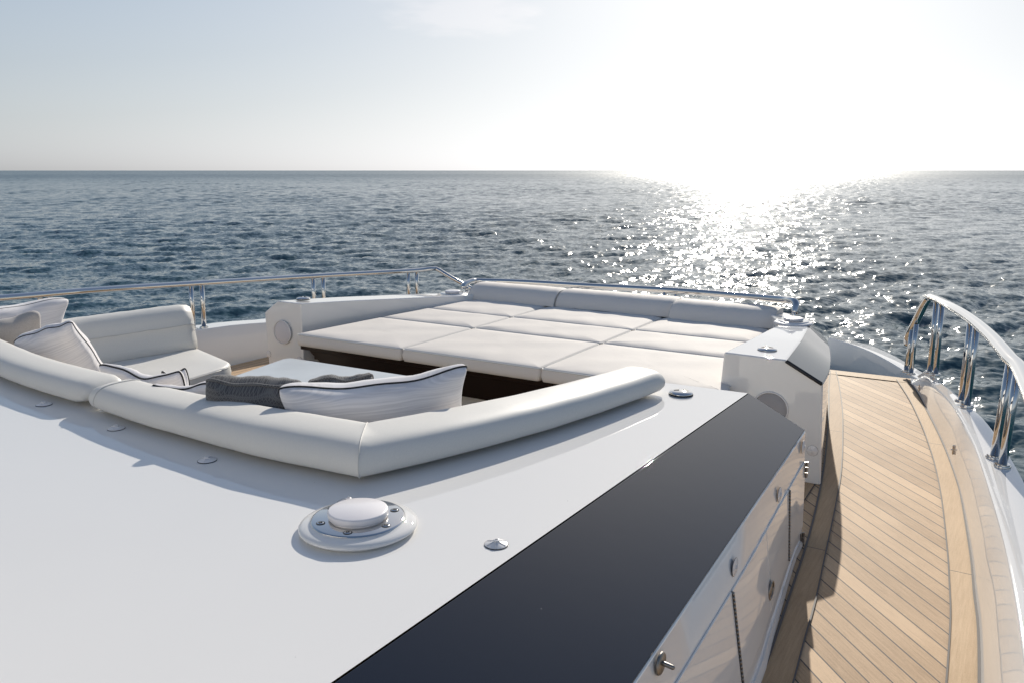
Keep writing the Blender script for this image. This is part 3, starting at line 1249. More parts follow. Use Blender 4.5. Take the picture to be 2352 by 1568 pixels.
stb = empty('starboard_pod', (-0.95, 4.06, 0), 'white pod with round speaker and dark sloping glass right of the sunpad', 'deck pod')
iz = lambda x, y, z: at(x, y, z)
cl = [Vector((-.723, 4.055, .513)), at(1905, 850, .50), at(1907, 815, .48), at(1899, 785, .47), at(1880, 762, .46), Vector((-1.22, 5.95, .45))]
ti = [Vector((-1.211, 4.062, .61)), at(1730, 775, .60), at(1765, 757, .585), at(1790, 744, .565), Vector((-1.33, 5.55, .55)), Vector((-1.5, 5.95, .53))]
to = [Vector((-.9, 4.045, .61)), Vector((-.95, 4.55, .60)), Vector((-.99, 4.85, .585)), at(1857, 746, .565), at(1850, 744, .555), Vector((-1.33, 5.95, .52))]
Ys = [4.06, 4.5, 4.85, 5.15, 5.5, 6.0]
bo = [Vector((-.696, 4.055, 0)), at(1893, 1000, 0), at(1896, 935, 0), at(1899, 900, 0), at(1902, 875, 0), Vector((-1.13, 6.4, 0))]
N_ = 30
cl, ti, to, bo = resamp(cl, N_), resamp(ti, N_), resamp(to, N_), resamp(bo, N_)
secs = []
for i in range(N_):
    c = cl[i]
    b = bo[i]
    secs.append([ti[i], to[i], c, Vector((b.x, b.y, 0.0)), Vector((min(b.x - .2, -1.25 if i < 4 else -1.3), ti[i].y, 0))])
make('pod_body', pod_body(secs), GEL, stb, bevel=0.01)
pn = []
for i in range(N_):
    up, lo = to[i], cl[i]
    nrm = Vector((0.45, 0, 0.9)).normalized() * 0.006
    u = up.lerp(lo, 0.02)
    l = up.lerp(lo, 0.99)
    if i == 0:
        u = u + Vector((0, -.004, 0)); l = l + Vector((0, -.004, 0))
    pn.append([u - nrm * .4, u + nrm, l + nrm, l - nrm * .4])
make('dark_glass_panel', loft(pn), M['black'], stb, bevel=0.002)
make('panel_edge_trim', tube([to[0].lerp(cl[0], .03) + Vector((0, -.007, -.004)), to[0].lerp(cl[0], .97) + Vector((0, -.007, -.004))], 0.006, 0.008), M['rubber'], stb)


def speaker(parent, c, r, gm='grille'):
    prof = [(0.0, -0.012), (r * .55, -0.0115), (r * .88, -0.008), (r * .93, -0.003)]
    def face(prof_, m, nm):
        rings_ = []
        for rr, d in prof_:
            rings_.append([c + Vector((rr * math.cos(2 * math.pi * j / 48), d, rr * math.sin(2 * math.pi * j / 48))) for j in range(48)])
        return make(nm, loft(rings_), m, parent)
    g = face([(0.002, -0.013)] + prof[1:], M[gm], 'speaker_grille')
    r_ = face([(r * .92, 0), (r * .92, -.010), (r * .95, -.013), (r * .99, -.010), (r, 0.0)], M['plastic'], 'speaker_rim')


speaker(stb, atY(1770, 937, 4.055), 0.088, 'grille_grey')
pp = empty('port_pod', (-4.35, 4.06, 0), 'white pod with round speaker left of the sunpad, in line with the far handrail', 'deck pod')
ptl = [Vector((-4.175, 4.062, .612)), atX(800, 691, -4.11), atX(900, 686.5, -4.03), atX(1000, 682, -3.93), atX(1060, 680, -3.87), Vector((-3.8, 6.0, .48))]
pto = [Vector((-4.40, 4.06, .612))] + [p + Vector((-.22, .05, 0.0)) for p in ptl[1:]]
pcl = [Vector((-4.535, 4.06, .52))] + [p + Vector((-.36, .05, -.09)) for p in ptl[1:]]
pbo = [Vector((-4.52, 4.06, 0))] + [Vector((p.x - .36, p.y, 0)) for p in ptl[1:]]
ptl, pto, pcl, pbo = [resamp(q, 20) for q in (ptl, pto, pcl, pbo)]
secs = [[ptl[i], pto[i], pcl[i], pbo[i], Vector((ptl[i].x, ptl[i].y, 0))] for i in range(20)]
make('pod_body', pod_body(secs), GEL, pp, bevel=0.008)
speaker(pp, atY(650, 763, 4.055), 0.086)

# trunk in front of the sunpad carrying the bow rail
tr = empty('forward_trunk', (-2.6, 6.1, 0), 'low white ledge running behind the sunpad backrests under the bow handrail', 'deck ledge')
fy = [(-4.05, 5.95), (-3.6, 6.03), (-3.0, 6.06), (-2.4, 6.05), (-1.9, 6.0), (-1.3, 5.9)]
rg = []
for x, y in fy:
    rg.append([Vector((x, y - .12, 0.2)), Vector((x, y - .12, .47)), Vector((x, y + .22, .47)), Vector((x, y + .6, 0.1)), Vector((x, y + .8, -1.2)), Vector((x, y - .1, -1.2))])
make('ledge_body', loft(rg), GEL, tr, bevel=0.01)
fd = make('foredeck', loft([[Vector((-4.6, 6.3, 0.1)), Vector((-1.1, 6.3, 0.1))], [Vector((-3.9, 8.5, -0.35)), Vector((-1.7, 8.5, -.35))], [Vector((-3.0, 11, -.8)), Vector((-2.4, 11, -.8))]], closed=False), GEL, smooth=False)
tagit(fd, kind='structure')

# ------------------------------------------------------------------ sunpad
xl = lambda y: -4.045 + (y - 3.9) * 0.085      # port edge tapers forward
xr = lambda y: -1.245 - (y - 3.9) * 0.075
yr = [3.87, 4.662, 5.17, 5.76]
names = [['port aft corner cushion beside the port speaker pod', 'middle aft cushion above the dark wood front', 'starboard aft cushion behind the near padded roll'],
         ['port cushion of the second row, along the port pod wall', 'centre cushion of the sunpad with cushions all round it', 'starboard cushion of the second row, beside the right pod'],
         ['port cushion at the foot of the left backrest roll', 'cushion at the foot of the middle backrest roll', 'cushion at the foot of the right backrest roll']]
for r_i in range(3):
    y0, y1 = yr[r_i], yr[r_i + 1]
    for c_i in range(3):
        g = 0.004
        xa0 = xl(y0) if c_i == 0 else (-3.152 if c_i == 1 else -2.177)
        xa1 = xl(y1) if c_i == 0 else xa0
        xb0 = (-3.152, -2.177, xr(y0) if r_i else -1.12)[c_i]
        xb1 = xb0 if c_i < 2 else xr(y1)
        ov = 0.0 if r_i else 0.0
        poly = [(xa0 + g, y0 + g), (xb0 - g, y0 + g), (xb1 - g, y1 - g), (xa1 + g, y1 - g)]
        e = empty('sunpad_cushion', ((xa0 + xb0) / 2, (y0 + y1) / 2, .355), 'cream sunpad cushion, ' + names[r_i][c_i], 'sunpad cushion', 'cushions of the sunpad')
        z0, z1 = (0.362, 0.447)
        make('pad', slab(poly, z0, z1, r=0.022, crown=0.010, corner=0.03, seed=r_i * 3 + c_i, sag=0.005), M['vinyl_b'], e)
        ol = densify(round_poly([(p[0], p[1]) for p in poly], 0.03), .05)
        ol = [Vector((p.x, p.y, z1 - 0.008)) for p in ol]
        ol.append(ol[0])
        cc = sum(ol, Vector()) / len(ol)
        ol = [p + (cc - p).normalized() * .001 for p in ol]
        make('seam_piping', tube(ol, 0.0028, seg=6, caps=False), M['piping'], e)
# three backrest rolls
bx = [(-3.90, -3.085), (-3.075, -2.12), (-2.11, -1.36)]
for i, (x0, x1) in enumerate(bx):
    y = [5.70, 5.72, 5.66][i]
    e = empty('headrest_roll', ((x0 + x1) / 2, y, .45), ('left', 'middle', 'right')[i] + ' cream backrest roll across the head of the sunpad' + (' near the port deck light', '', ' ending beside the right pod')[i], 'headrest roll', 'headrest rolls of the sunpad')
    rg = []
    nx = 26
    for k in range(nx + 1):
        t = k / nx
        ed = min(t, 1 - t) * (x1 - x0)
        s = 1.0 if ed > .02 else 0.93 + 0.07 * math.sqrt(max(0, 1 - (1 - ed / .02) ** 2))
        x = x0 + (x1 - x0) * t
        pr = []
        for a in range(0, 11):     # rounded aft face rising to the top
            an = R(90 * a / 10)
            pr.append((y + 0.16 * (1 - math.cos(an)) ** 1.0, 0.452 + 0.122 * math.sin(an)))
        pr += [(y + .24, .574), (y + .265, .560), (y + .27, .52), (y + .27, .44)]
        wb = 0.002 * hashn(x * 6, i, i)
        rg.append([Vector((x, yy, 0.452 + (zz - .452) * s + wb)) for yy, zz in pr])
    make('pad', loft(rg), M['vinyl_b'], e, sharp=60)
    for xs in (x0 + .002, x1 - .002):
        k_ = 0 if xs < (x0 + x1) / 2 else nx
        make('seam_piping', tube([p for p in rg[k_][1:12]], 0.003, seg=6), M['piping'], e)
# sunpad base
sbb = empty('sunbed_platform', (-2.7, 4.1, 0), 'dark lacquered wood front with white plinth carrying the cream sunpad', 'sunpad base')
make('platform', join(box((-4.12, 4.11, .22), (-1.32, 5.95, .358)), box((-4.10, 4.6, .0), (-1.32, 5.95, .218))), M['wood'], sbb, smooth=False)
make('dark_wood_rail', box((-4.10, 3.965, .318), (-1.26, 4.10, .352)), M['wood'], sbb, smooth=False, bevel=.004)
fr_ = [(-4.10, .320), (-3.90, .17), (-1.3, .15), (-1.3, .320)]
make('dark_wood_panel', loft([[Vector((x, 4.02, z)) for x, z in fr_], [Vector((x, 4.09, z)) for x, z in fr_]]), M['wood'], sbb, smooth=False, bevel=.003)
make('white_plinth', box((-4.05, 4.16, 0.006), (-1.3, 4.58, .20)), GEL, sbb, smooth=False, bevel=.004)

# ------------------------------------------------------------------ padded rolls round the lounge
def px_path(pts, z):
    return [at(x, y, z) for x, y in pts]


ZB = 0.655
DZ = -0.028
left_run = px_path([(190, 915), (100, 890), (0, 855)], ZB)
left_run = [Vector((p.x, p.y, p.z + DZ)) for p in left_run] + [Vector((-4.2, 1.93, ZB + DZ)), Vector((-4.85, 2.08, ZB + DZ))]
lr = smooth_path(left_run[::-1], 6)
mid = px_path([(190, 915), (300, 955), (400, 984), (500, 1012), (600, 1038), (720, 1062), (823, 1083)], ZB)
mid = [Vector((p.x, p.y, p.z + DZ)) for p in mid]
mid_s = smooth_path(mid, 5)
arm = px_path([(823, 1083), (1000, 1062), (1100, 1045), (1300, 975), (1480, 905), (1540, 876)], ZB)
arm = [Vector((p.x, p.y, p.z + DZ)) for p in arm]
# straighten the arm slightly while keeping its bow
arm = [arm[0], arm[0].lerp(arm[-1], .42) + Vector((.125, 0, 0)), arm[-1]]
arm = [arm[0] * (1 - t) ** 2 + arm[1] * 2 * t * (1 - t) + arm[2] * t * t for t in [k / 24 for k in range(25)]]
arm_s = arm
BW, BH = 0.24, 0.105
e = empty('padded_roll', lr[len(lr) // 2], 'cream padded roll leaving the photo at the left edge, up to the first seam', 'padded roll', 'padded rolls round the lounge')
make('pad', bolster(resample(lr), BW, BH, 1, (True, True), lambda t: .70 + .10 * t), M['vinyl'], e)
e2 = empty('padded_roll', mid_s[-1], 'long cream padded roll bent round the near corner of the lounge', 'padded roll', 'padded rolls round the lounge')
full = resample(mid_s + arm_s[1:])
tf = lambda t: min(1.0, .80 + t * .55) if t < .55 else 1.0 - .48 * (t - .55)
make('pad', bolster(full, BW, BH, 2, taper=tf), M['vinyl'], e2, sharp=50)
# mitre seam at the bend
ci_ = min(range(len(full)), key=lambda q: (full[q] - mid_s[-1]).length)
V, F = bolster(full, BW + .001, BH + .001, 2, taper=tf)
NP = 34
seam = [Vector(p) - Vector((0, 0, .001)) for p in V[ci_ * NP:(ci_ + 1) * NP]]
make('mitre_seam', tube(seam + [seam[0]], 0.0022, seg=6, caps=False, up=Vector((.3, .9, .1))), M['piping'], e2)
for q in (5,):
    sm_ = [Vector(p) for p in V[q * NP:(q + 1) * NP]]
    make('end_seam', tube(sm_ + [sm_[0]], 0.0025, seg=6, caps=False, up=Vector((.9, .3, .1))), M['piping'], e2)
# clear clips under the rolls
for i, (x, y, lb) in enumerate(((38, 872, 'clear clip under the roll nearest the left edge of the photo'), (165, 915, 'clear clip under the roll just left of the seam'), (243, 944, 'clear clip under the roll just right of the seam'), (938, 1064, 'clear clip under the roll right of the near corner'), (1480, 893, 'clear clip under the tip of the roll beside the chrome disc'))):
    p = at(x, y, ZT)
    e = empty('roll_clip', p, lb, 'clip', 'clear clips holding the padded rolls')
    d = Vector((1, 0.05, 0)) if i < 3 else Vector((.25, .97, 0))
    n_ = Vector((-d.y, d.x, 0))
    make('clip_tongue', join(tube([p + n_ * .05 + Vector((0, 0, .012)), p - n_ * .004 + Vector((0, 0, .010))], .016, .002, 10), lathe([(.001, .004), (.016, .004), (.017, .007), (.012, .0095), (.001, .010)], 20, p.x - n_.x * .006, p.y - n_.y * .006, p.z)), M['clear'], e)
    make('clip_button', lathe([(.001, .010), (.007, .010), (.007, .017), (.005, .0185), (.001, .0185)], 16, p.x - n_.x * .006, p.y - n_.y * .006, p.z), M['clear'], e)

# ------------------------------------------------------------------ deck lights
def deck_light(loc, s, label):
    e = empty('deck_light', loc, label, 'deck light', 'round white deck lights')
    x, y, z = loc
    h = .56 * s
    make('light_base', lathe([(.001, 0), (.132 * s, 0), (.137 * s, .003 * h), (.139 * s, .010 * h), (.146 * s, .014 * h), (.1505 * s, .020 * h), (.151 * s, .026 * h), (.147 * s, .034 * h), (.139 * s, .040 * h), (.130 * s, .044 * h), (.123 * s, .047 * h), (.120 * s, .051 * h), (.001, .051 * h)], 72, x, y, z), M['gel'] if s > .9 else M['plastic'], e, sharp=60)
    make('chrome_ring', lathe([(.113 * s, .050 * h), (.1185 * s, .050 * h), (.1195 * s, .053 * h), (.1185 * s, .057 * h), (.115 * s, .059 * h), (.001, .059 * h)], 72, x, y, z), M['chrome'], e, sharp=50)
    zr = .059 * h
    make('opal_lens', lathe([(.071 * s, zr), (.071 * s, zr + .003 * s), (.0755 * s, zr + .0045 * s), (.077 * s, zr + .008 * s), (.077 * s, zr + .017 * s), (.0755 * s, zr + .0205 * s), (.072 * s, zr + .022 * s), (.001, zr + .0235 * s)], 64, x, y, z), M['lens'], e, sharp=60)
    if s > .9:
        first = None
        q_ = at((1100 + 975 / 3.36) * K, (1900 + 772 / 3.36) * K, z + zr) - Vector((x, y, z + zr))
        a0_ = math.atan2(q_.y, q_.x)
        for k in range(6):
            a = a0_ + R(60 * k)
            px_, py_ = x + .0965 * s * math.cos(a), y + .0965 * s * math.sin(a)
            if first is None:
                sc_ = make('screw', lathe([(.0068, 0), (.0068, .0012), (.006, .0017), (.001, .0019)], 18), M['chrome'], None, sharp=40)
                sc_.parent = e
                cr = make('cross_slot', join(box((-.0042, -.0009, .0016), (.0042, .0009, .0024)), box((-.0009, -.0042, .0017), (.0009, .0042, .0025))), M['rubber'], None, smooth=False)
                cr.parent = sc_
                rr = make('screw_recess', lathe([(.0066, 0.0003), (.0088, .0004), (.0088, .0007), (.0066, .0007)], 20), M['rubber'], None, smooth=False)
                rr.parent = sc_
                first = sc_
            else:
                sc_ = first.copy()
                scene.collection.objects.link(sc_)
                sc_.parent = e
                for ch in first.children:
                    c2 = ch.copy()
                    scene.collection.objects.link(c2)
                    c2.parent = sc_
            sc_.location = (px_ - x, py_ - y, zr)
            sc_.rotation_euler = (0, 0, k * 1.3)
            sc_.scale = (1.3, 1.3, 1.2)
    return e


deck_light(tuple(at(824, 1213, ZT)), 1.0, 'large round deck light with chrome ring and screws on the cabin top')
lp = atX(1040, 680, -4.0)
deck_light((lp.x, lp.y, lp.z + .0), 0.85, 'small round white deck light on the far end of the port pod')
lp = at(1822, 744, .565)
deck_light((lp.x, lp.y, .562), 0.78, 'round white deck light on the right pod below the end of the bow rail')


# chrome courtesy discs
def chrome_disc(loc, s, label, rz):
    e = empty('chrome_disc', loc, label, 'deck fitting', 'chrome domed discs with two slots')
    x, y, z = loc
    make('gasket', lathe([(.001, 0), (.049 * s, 0), (.050 * s, .003), (.049 * s, .005), (.001, .005)], 48, x, y, z), M['rubber'], e)
    make('dome', lathe([(.048 * s, .005), (.0495 * s, .008), (.047 * s, .0115), (.036 * s, .0155), (.033 * s, .0165), (.015 * s, .019), (.001, .0195)], 48, x, y, z), M['chrome'], e)
    for sg in (-1, 1):
        c = Vector((x + sg * .019 * s * math.cos(rz), y + sg * .019 * s * math.sin(rz), z + .0183))
        d = Vector((math.cos(rz), math.sin(rz), -.18 * sg))
        make('slot', tube([c - d * .009, c, c + d * .009], .0045, .0022, 12), M['rubber'], e)
    return e


chrome_disc(tuple(at(1564, 905, ZT)), 1.0, 'chrome domed disc on the cabin top near the tip of the padded roll', R(20))
chrome_disc(tuple(at(1762, 805, .603)), 1.0, 'chrome domed disc on top of the right speaker pod', R(20))
lp = at(706, 692, .608)
chrome_disc(tuple(lp + Vector((-.08, .04, 0))), 1.0, 'domed disc on top of the port speaker pod by the handrail posts', R(10))


# plastic cover fasteners (ribbed cones)
def fastener_mesh():
    body = lathe([(.001, 0), (.0245, 0), (.026, .0015), (.024, .003), (.010, .0075), (.0075, .009), (.0075, .013), (.006, .0142), (.004, .0140), (.0035, .011), (.001, .011)], 32)
    ribs = []
    for k in range(6):
        a = R(60 * k)
        ribs.append(tube([(.009 * math.cos(a), .009 * math.sin(a), .0085), (.023 * math.cos(a), .023 * math.sin(a), .0038)], .0011, seg=6))
    return body, join(*ribs)


fb, frb = fastener_mesh()
proto = []


def fastener(loc, nrm, label, group, s=1.0):
    q = Vector(nrm).normalized().to_track_quat('Z', 'Y')
    e = empty('cover_fastener', loc, label, 'fastener', group, rot=q)
    e.scale = (s, s, s * (.85 if nrm[2] > .5 else .55))
    if not proto:
        a = make('cone', fb, M['plastic'], e, local=True, sharp=50)
        b = make('rib_star', frb, M['plastic'], e, local=True)
        g_ = make('gasket', lathe([(.001, -.0006), (.0268, -.0006), (.0268, .0012), (.001, .0012)], 32), M['rubber'], e, local=True, sharp=40)
        proto.extend([a, b, g_])
    else:
        for p in proto:
            c = p.copy()
            scene.collection.objects.link(c)
            c.parent = e
    return e


G1 = 'plastic cover fasteners on the white deck surfaces'
for x, y, lb in ((101, 928, 'plastic fastener on the cabin top nearest the left edge of the photo'), (267, 983, 'plastic fastener on the cabin top just right of and below the roll seam, in shadow'), (476, 1056, 'plastic fastener sitting on the edge of the roll\'s shadow'),
                 (800, 1152, 'plastic fastener peeping out behind the large deck light'), (1140, 1249, 'lone sunlit plastic fastener right of the large deck light')):
    fastener(at(x, y, ZT + .001), (0, 0, 1), lb, G1, 1.12)
for x, y, lb in ((1841, 1025, 'plastic fastener on the side wall at its far top corner'), (1786, 1134, 'plastic fastener on the side wall, second from the far end'), (1684, 1300, 'plastic fastener on the side wall above the middle locker door')):
    p = on_wall(x, y)
    fastener(p + Vector((.006, 0, 0)), (1, 0, .03), lb, G1, 1.0)
fastener(Vector(atY(1866, 1034, 4.053)), (0, -1, 0), 'plastic fastener low on the aft face of the right pod', G1, 1.0)
fastener(Vector(atY(617, 812, 4.058)), (0, -1, 0), 'plastic fastener at lower left of the port pod face', G1, .9)
fastener(Vector(atY(688, 826, 4.058)), (0, -1, 0), 'plastic fastener at lower right of the port pod face, just above the table', G1, .9)
p = on_wall(1512, 1521)
e = empty('cover_peg', p, 'brown round plate with a short peg on the near part of the side wall', 'peg')
cyl = []
for rr, d in ((.001, .010), (.024, .010), (.026, .007), (.026, .004)):
    cyl.append([p + Vector((d, rr * math.cos(2 * math.pi * j / 32), rr * math.sin(2 * math.pi * j / 32))) for j in range(32)])
make('plate', loft(cyl), M['steel'], e)
make('peg', tube([p + Vector((.009, 0, .003)), p + Vector((.034, 0, .0))], .0055, seg=12), M['steel'], e)
q = at(1899, 790, .3)
p = at(1897, 868, .30)


# ------------------------------------------------------------------ rails
def post(parent, foot_, top, r=0.021):
    p = make('stanchion', tube([foot_, foot_.lerp(top, .5), top], r, seg=20, caps=False), M['chrome'], parent)
    n = (top - foot_).normalized()
    off = Vector(foot_)
    fl = lathe([(.001, -.002), (r * 1.9, -.002), (r * 1.95, .004), (r * 1.85, .007), (r * 1.7, .007), (r * 1.65, .012), (r * 1.1, .014)], 28, off.x, off.y, off.z)
    f_ = make('foot_flange', fl, M['chrome'], parent, sharp=40)
    return p


sr = empty('guard_rail', (0.04, 3.7, .33), 'thick polished steel handrail curving over the starboard bulwark in the near right corner', 'handrail', None)


def cap_z(p):
    i = min(range(NB), key=lambda k: (ci[k].lerp(co_[k], .5).xy - p.xy).length)
    return ci[i].z


posts = [((2302, 1070), (2345, 845), .332), ((2283, 1050), (2328, 830), .332), ((2221, 933), (2245, 740), .325), ((2208, 921), (2232, 728), .32), ((2149, 860), (2162, 700), .195), ((2135, 855), (2150, 692), .175), ((2092, 858), (2106, 745), .05), ((2081, 852), (2098, 757), .05)]
tops = []
for f_, t_, z in posts:
    ft = at(*f_, z)
    tp = atY(*t_, ft.y)
    tp = Vector((ft.x + (tp.x - ft.x) * .6, ft.y, tp.z))
    tops.append(tp)
    post(sr, ft, tp, 0.0168)
rp = [Vector((.17, 1.2, .79)), Vector((.15, 2.3, .79)), at(2351, 861, .79), at(2317, 818, .79), at(2276, 772, .79), at(2232, 734, .785), at(2188, 706, .765), at(2159, 690, .71), at(2140, 681.5, .665)]
rp2 = [atY(2133, 684, 6.42), atY(2120, 705, 6.5), atY(2103, 740, 6.6), atY(2090, 764, 6.68), atY(2086, 777, 6.70), atY(2086, 790, 6.70)]
make('handrail', tube(smooth_path(rp, 8) + smooth_path(rp2, 4), 0.031, 0.021, seg=24), M['chrome'], sr)

pr = empty('guard_rail', (-5.2, 4.5, .33), 'long polished steel handrail along the far port side against the sea', 'handrail', None)
pts = [Vector((-5.4, 1.4, .79)), atX(0, 685, -5.36), atX(220, 666.5, -5.35), atX(440, 652, -5.31), atX(720, 634.5, -5.16), atX(938, 622.5, -4.88), atX(985, 618, -4.8)]
pts2 = [atX(1000, 617, -4.76), atX(1010, 622, -4.72), atX(1040, 640, -4.6), atX(1085, 664, -4.45)]
make('handrail', tube(smooth_path(pts, 8) + smooth_path(pts2, 4), 0.027, 0.021, seg=20), M['chrome'], pr)
for (x, yt, yb, X) in ((90, 677, None, -5.36), (113, 675, None, -5.355), (438, 652, None, -5.31), (463, 650, None, -5.30), (719, 634, None, -5.16), (742, 633, None, -5.14), (938, 622, None, -4.88), (957, 620, None, -4.86)):
    tp = atX(x, yt, X)
    post(pr, Vector((tp.x - .01, tp.y, .318 if tp.y < 4.6 else .27)), tp, 0.018)

br = empty('bow_rail', (-2.7, 6.08, .47), 'low polished steel handrail behind the sunpad backrests ending above the right deck light', 'handrail', None)
bpts = [atY(1064, 659, 5.85), atY(1070, 652, 5.9), atY(1085, 646, 6.0), atY(1105, 645.5, 6.08), atY(1200, 648.5, 6.12), atY(1330, 656, 6.13), atY(1540, 667.5, 6.1), atY(1700, 680, 6.0), atY(1790, 687.5, 5.85), atY(1815, 690, 5.75)]
bp2 = [atY(1824, 692, 5.7), atY(1828, 700, 5.68), atY(1826, 716, 5.66)]
make('handrail', tube(smooth_path(bpts, 6) + smooth_path(bp2, 3), 0.024, 0.024, seg=18), M['chrome'], br)
for x, y, Y in ((1093, 648, 6.05), (1315, 655, 6.13), (1338, 656, 6.13), (1527, 667, 6.1), (1553, 668, 6.1), (1072, 656, 5.9)):
    tp = atY(x, y + 3, Y)
    post(br, Vector((tp.x, tp.y, .471)), tp, 0.016)
tp = atY(1825, 712, 5.66)
post(br, Vector((tp.x, tp.y, .50)), tp, 0.016)

# ------------------------------------------------------------------ port sofa and table
ps = empty('built_in_sofa', (-4.4, 3.0, 0.0), 'cream sofa with seamed backrest along the port bulwark, left of the stone table', 'sofa')
sf = [at(530, 838, .35), at(455, 803, .35)]
seatpoly = [(-4.02, 3.34), (-4.62, 3.53), (-4.82, 2.35), (-3.86, 2.25)]
make('seat_pad', slab([Vector(p) for p in seatpoly], .245, .355, r=.025, crown=.012, corner=[.12, .03, .03, .05], seed=3), M['vinyl'], ps)
ol = [Vector((p.x, p.y, .338)) for p in densify(round_poly([Vector(p) for p in seatpoly], [.12, .03, .03, .05]), .05)]
make('seam_piping', tube(ol + [ol[0]], .0025, seg=6, caps=False), M['piping'], ps)
make('seat_box', prism([(-4.1, 3.28), (-4.6, 3.42), (-4.8, 2.35), (-3.95, 2.3)], 0.005, .245), GEL, ps, smooth=False)
pbk = ps
rg = []
a0, a1 = Vector((-4.56, 3.50, 0)), Vector((-4.80, 2.0, 0))
nn = 24
dv_ = (a1 - a0).normalized()
sv = Vector((dv_.y, -dv_.x, 0))
if sv.x > 0:
    sv = -sv
for i in range(nn + 1):
    t = i / nn
    p = a0.lerp(a1, t)
    ed = min(t, 1 - t) * 1.5
    sh = 1 if ed > .045 else .72 + .28 * math.sqrt(max(0, 1 - (1 - ed / .045) ** 2))
    pr_ = [(0.01, .352), (-.004, .37), (.0, .42), (.012, .47), (.020, .515), (.018, .52), (.022, .526), (.025, .56), (.04, .60), (.07, .632), (.115, .645), (.15, .635), (.175, .60), (.18, .5), (.17, .352)]
    rg.append([p + sv * ((x - .09) * (0.6 + .4 * sh) + .09) + Vector((0, 0, .352 + (z - .352) * (0.9 + .1 * sh) + .003 * hashn(i * .6, x * 8))) for x, z in pr_])
make('back_pad', loft(rg), M['vinyl'], pbk)
make('seam_piping', tube([r[0 + 1] + Vector((0, 0, 0)) for r in [[q[k] for k in (5, 5)] for q in rg]], .002, seg=6), M['piping'], pbk)
tb = empty('lounge_table', (-3.2, 3.1, 0), 'pale grey stone table in the middle of the lounge, half hidden by pillows', 'table')
tpoly = round_poly([Vector(p) for p in ((-3.70, 3.47), (-2.72, 3.49), (-2.72, 2.75), (-3.56, 2.75))], .06)
make('table_top', prism(tpoly, .375, .405), M['stone'], tb, bevel=.004)
make('pedestal', prism(round_poly([Vector(p) for p in ((-3.4, 3.3), (-3.0, 3.3), (-3.0, 2.95), (-3.4, 2.95))], .05), .006, .375), M['chrome'], tb)
# near sofa seats under the padded rolls
ns = empty('built_in_sofa', (-2.6, 2.2, 0), 'low cream bench tucked under the padded roll and pillows on the near side', 'sofa')
make('seat_pad', join(slab([Vector((-1.76, 2.1)), Vector((-3.75, 2.10)), Vector((-3.7, 2.6)), Vector((-2.0, 2.55))], .245, .35, seed=6), slab([Vector((-1.80, 2.12)), Vector((-1.55, 3.05)), Vector((-1.85, 3.1)), Vector((-2.0, 2.5))], .245, .348, seed=7)), M['vinyl'], ns)
make('seat_box', join(prism([(-1.80, 2.12), (-3.7, 2.12), (-3.65, 2.5), (-2.05, 2.45)], .005, .245)), GEL, ns, smooth=False)


# ------------------------------------------------------------------ pillows
def pillow(A, B, height, lean, depth, cloth, cord, label, T=0.075, sag=0.03, seed=0.0, cordr=.0045, cat='pillow', pinch=.07):
    """A, B: upper corners (seen left, seen right); lean: degrees the foot swings away from the viewer side"""
    A, B = Vector(A), Vector(B)
    W = (B - A).length
    xa = (B - A).normalized()
    nh = Vector((-xa.y, xa.x, 0)).normalized()     # horizontal, away from viewer
    if nh.dot(Vector((_Fw[0], _Fw[1], 0))) < 0:
        nh = -nh
    dn = (Vector((0, 0, -1)) * math.cos(R(lean)) + nh * math.sin(R(lean)))
    dn = (dn - xa * dn.dot(xa)).normalized()
    za = -dn
    ya = za.cross(xa).normalized()
    rot = Matrix((xa, ya, za)).transposed().to_quaternion()
    c = (A + B) / 2 + dn * height / 2
    e = empty('pillow', c, label, cat, 'loose pillows on the lounge sofas', rot=rot)
    n = 30
    H = height

    def outline(u, v):
        x = u * W / 2 * (1 - pinch * (1 - v * v))
        z = v * H / 2 * (1 - .09 * (1 - u * u) ** 1.0)
        if v > 0:
            z -= sag * (1 - u * u) * v ** 2
            z += .006 * v ** 3 * math.sin(u * 7 + seed) * (1 - u * u)
        x += .006 * math.sin(v * 5 + seed)
        cr_ = (u * u * v * v) ** 4
        x *= 1 - .05 * cr_
        z *= 1 - .075 * cr_
        y = .018 * math.sin(u * 2.2 + seed) * v + .014 * math.cos(u * 3.1 + seed * 2) * v * v
        return x, y, z
    V, F = [], []
    for side in (1, -1):
        for i in range(n + 1):
            for j in range(n + 1):
                u = math.sin(math.pi / 2 * (2 * i / n - 1))
                v = math.sin(math.pi / 2 * (2 * j / n - 1))
                x, y, z = outline(u, v)
                f = max(0, (1 - u ** 2)) ** .5 * max(0, (1 - v ** 2)) ** .5
                ed = 1 - max(abs(u), abs(v))
                wr = .006 * math.exp(-ed * 5) * (math.sin(u * 17 + seed * 3) * abs(v) ** 2 + math.sin(v * 14 + seed * 5) * abs(u) ** 2) * (1 if ed > .002 else 0)
                wr += .006 * math.sin(u * 5 + v * 4 + seed * side) * f
                V.append((x, y + side * (T * f ** .55 + wr * min(1, ed * 12)), z))
    m1 = (n + 1) ** 2
    for s_ in (0, 1):
        for i in range(n):
            for j in range(n):
                q = (s_ * m1 + i * (n + 1) + j, s_ * m1 + (i + 1) * (n + 1) + j, s_ * m1 + (i + 1) * (n + 1) + j + 1, s_ * m1 + i * (n + 1) + j + 1)
                F.append(q)
    make('cloth_cover', (V, F), cloth, e, local=True)
    if cord is not None:
        loop = []
        k = 36
        for s_ in range(4):
            for i in range(k):
                t = math.sin(math.pi / 2 * (2 * i / k - 1))
                u, v = ((t, 1), (1, -t), (-t, -1), (-1, t))[s_]
                loop.append(Vector(outline(u, v)))
        loop.append(loop[0])
        make('cord_piping', tube(loop, cordr, seg=8, caps=False, up=Vector((0, 1, 0))), cord, e, local=True)
    return e


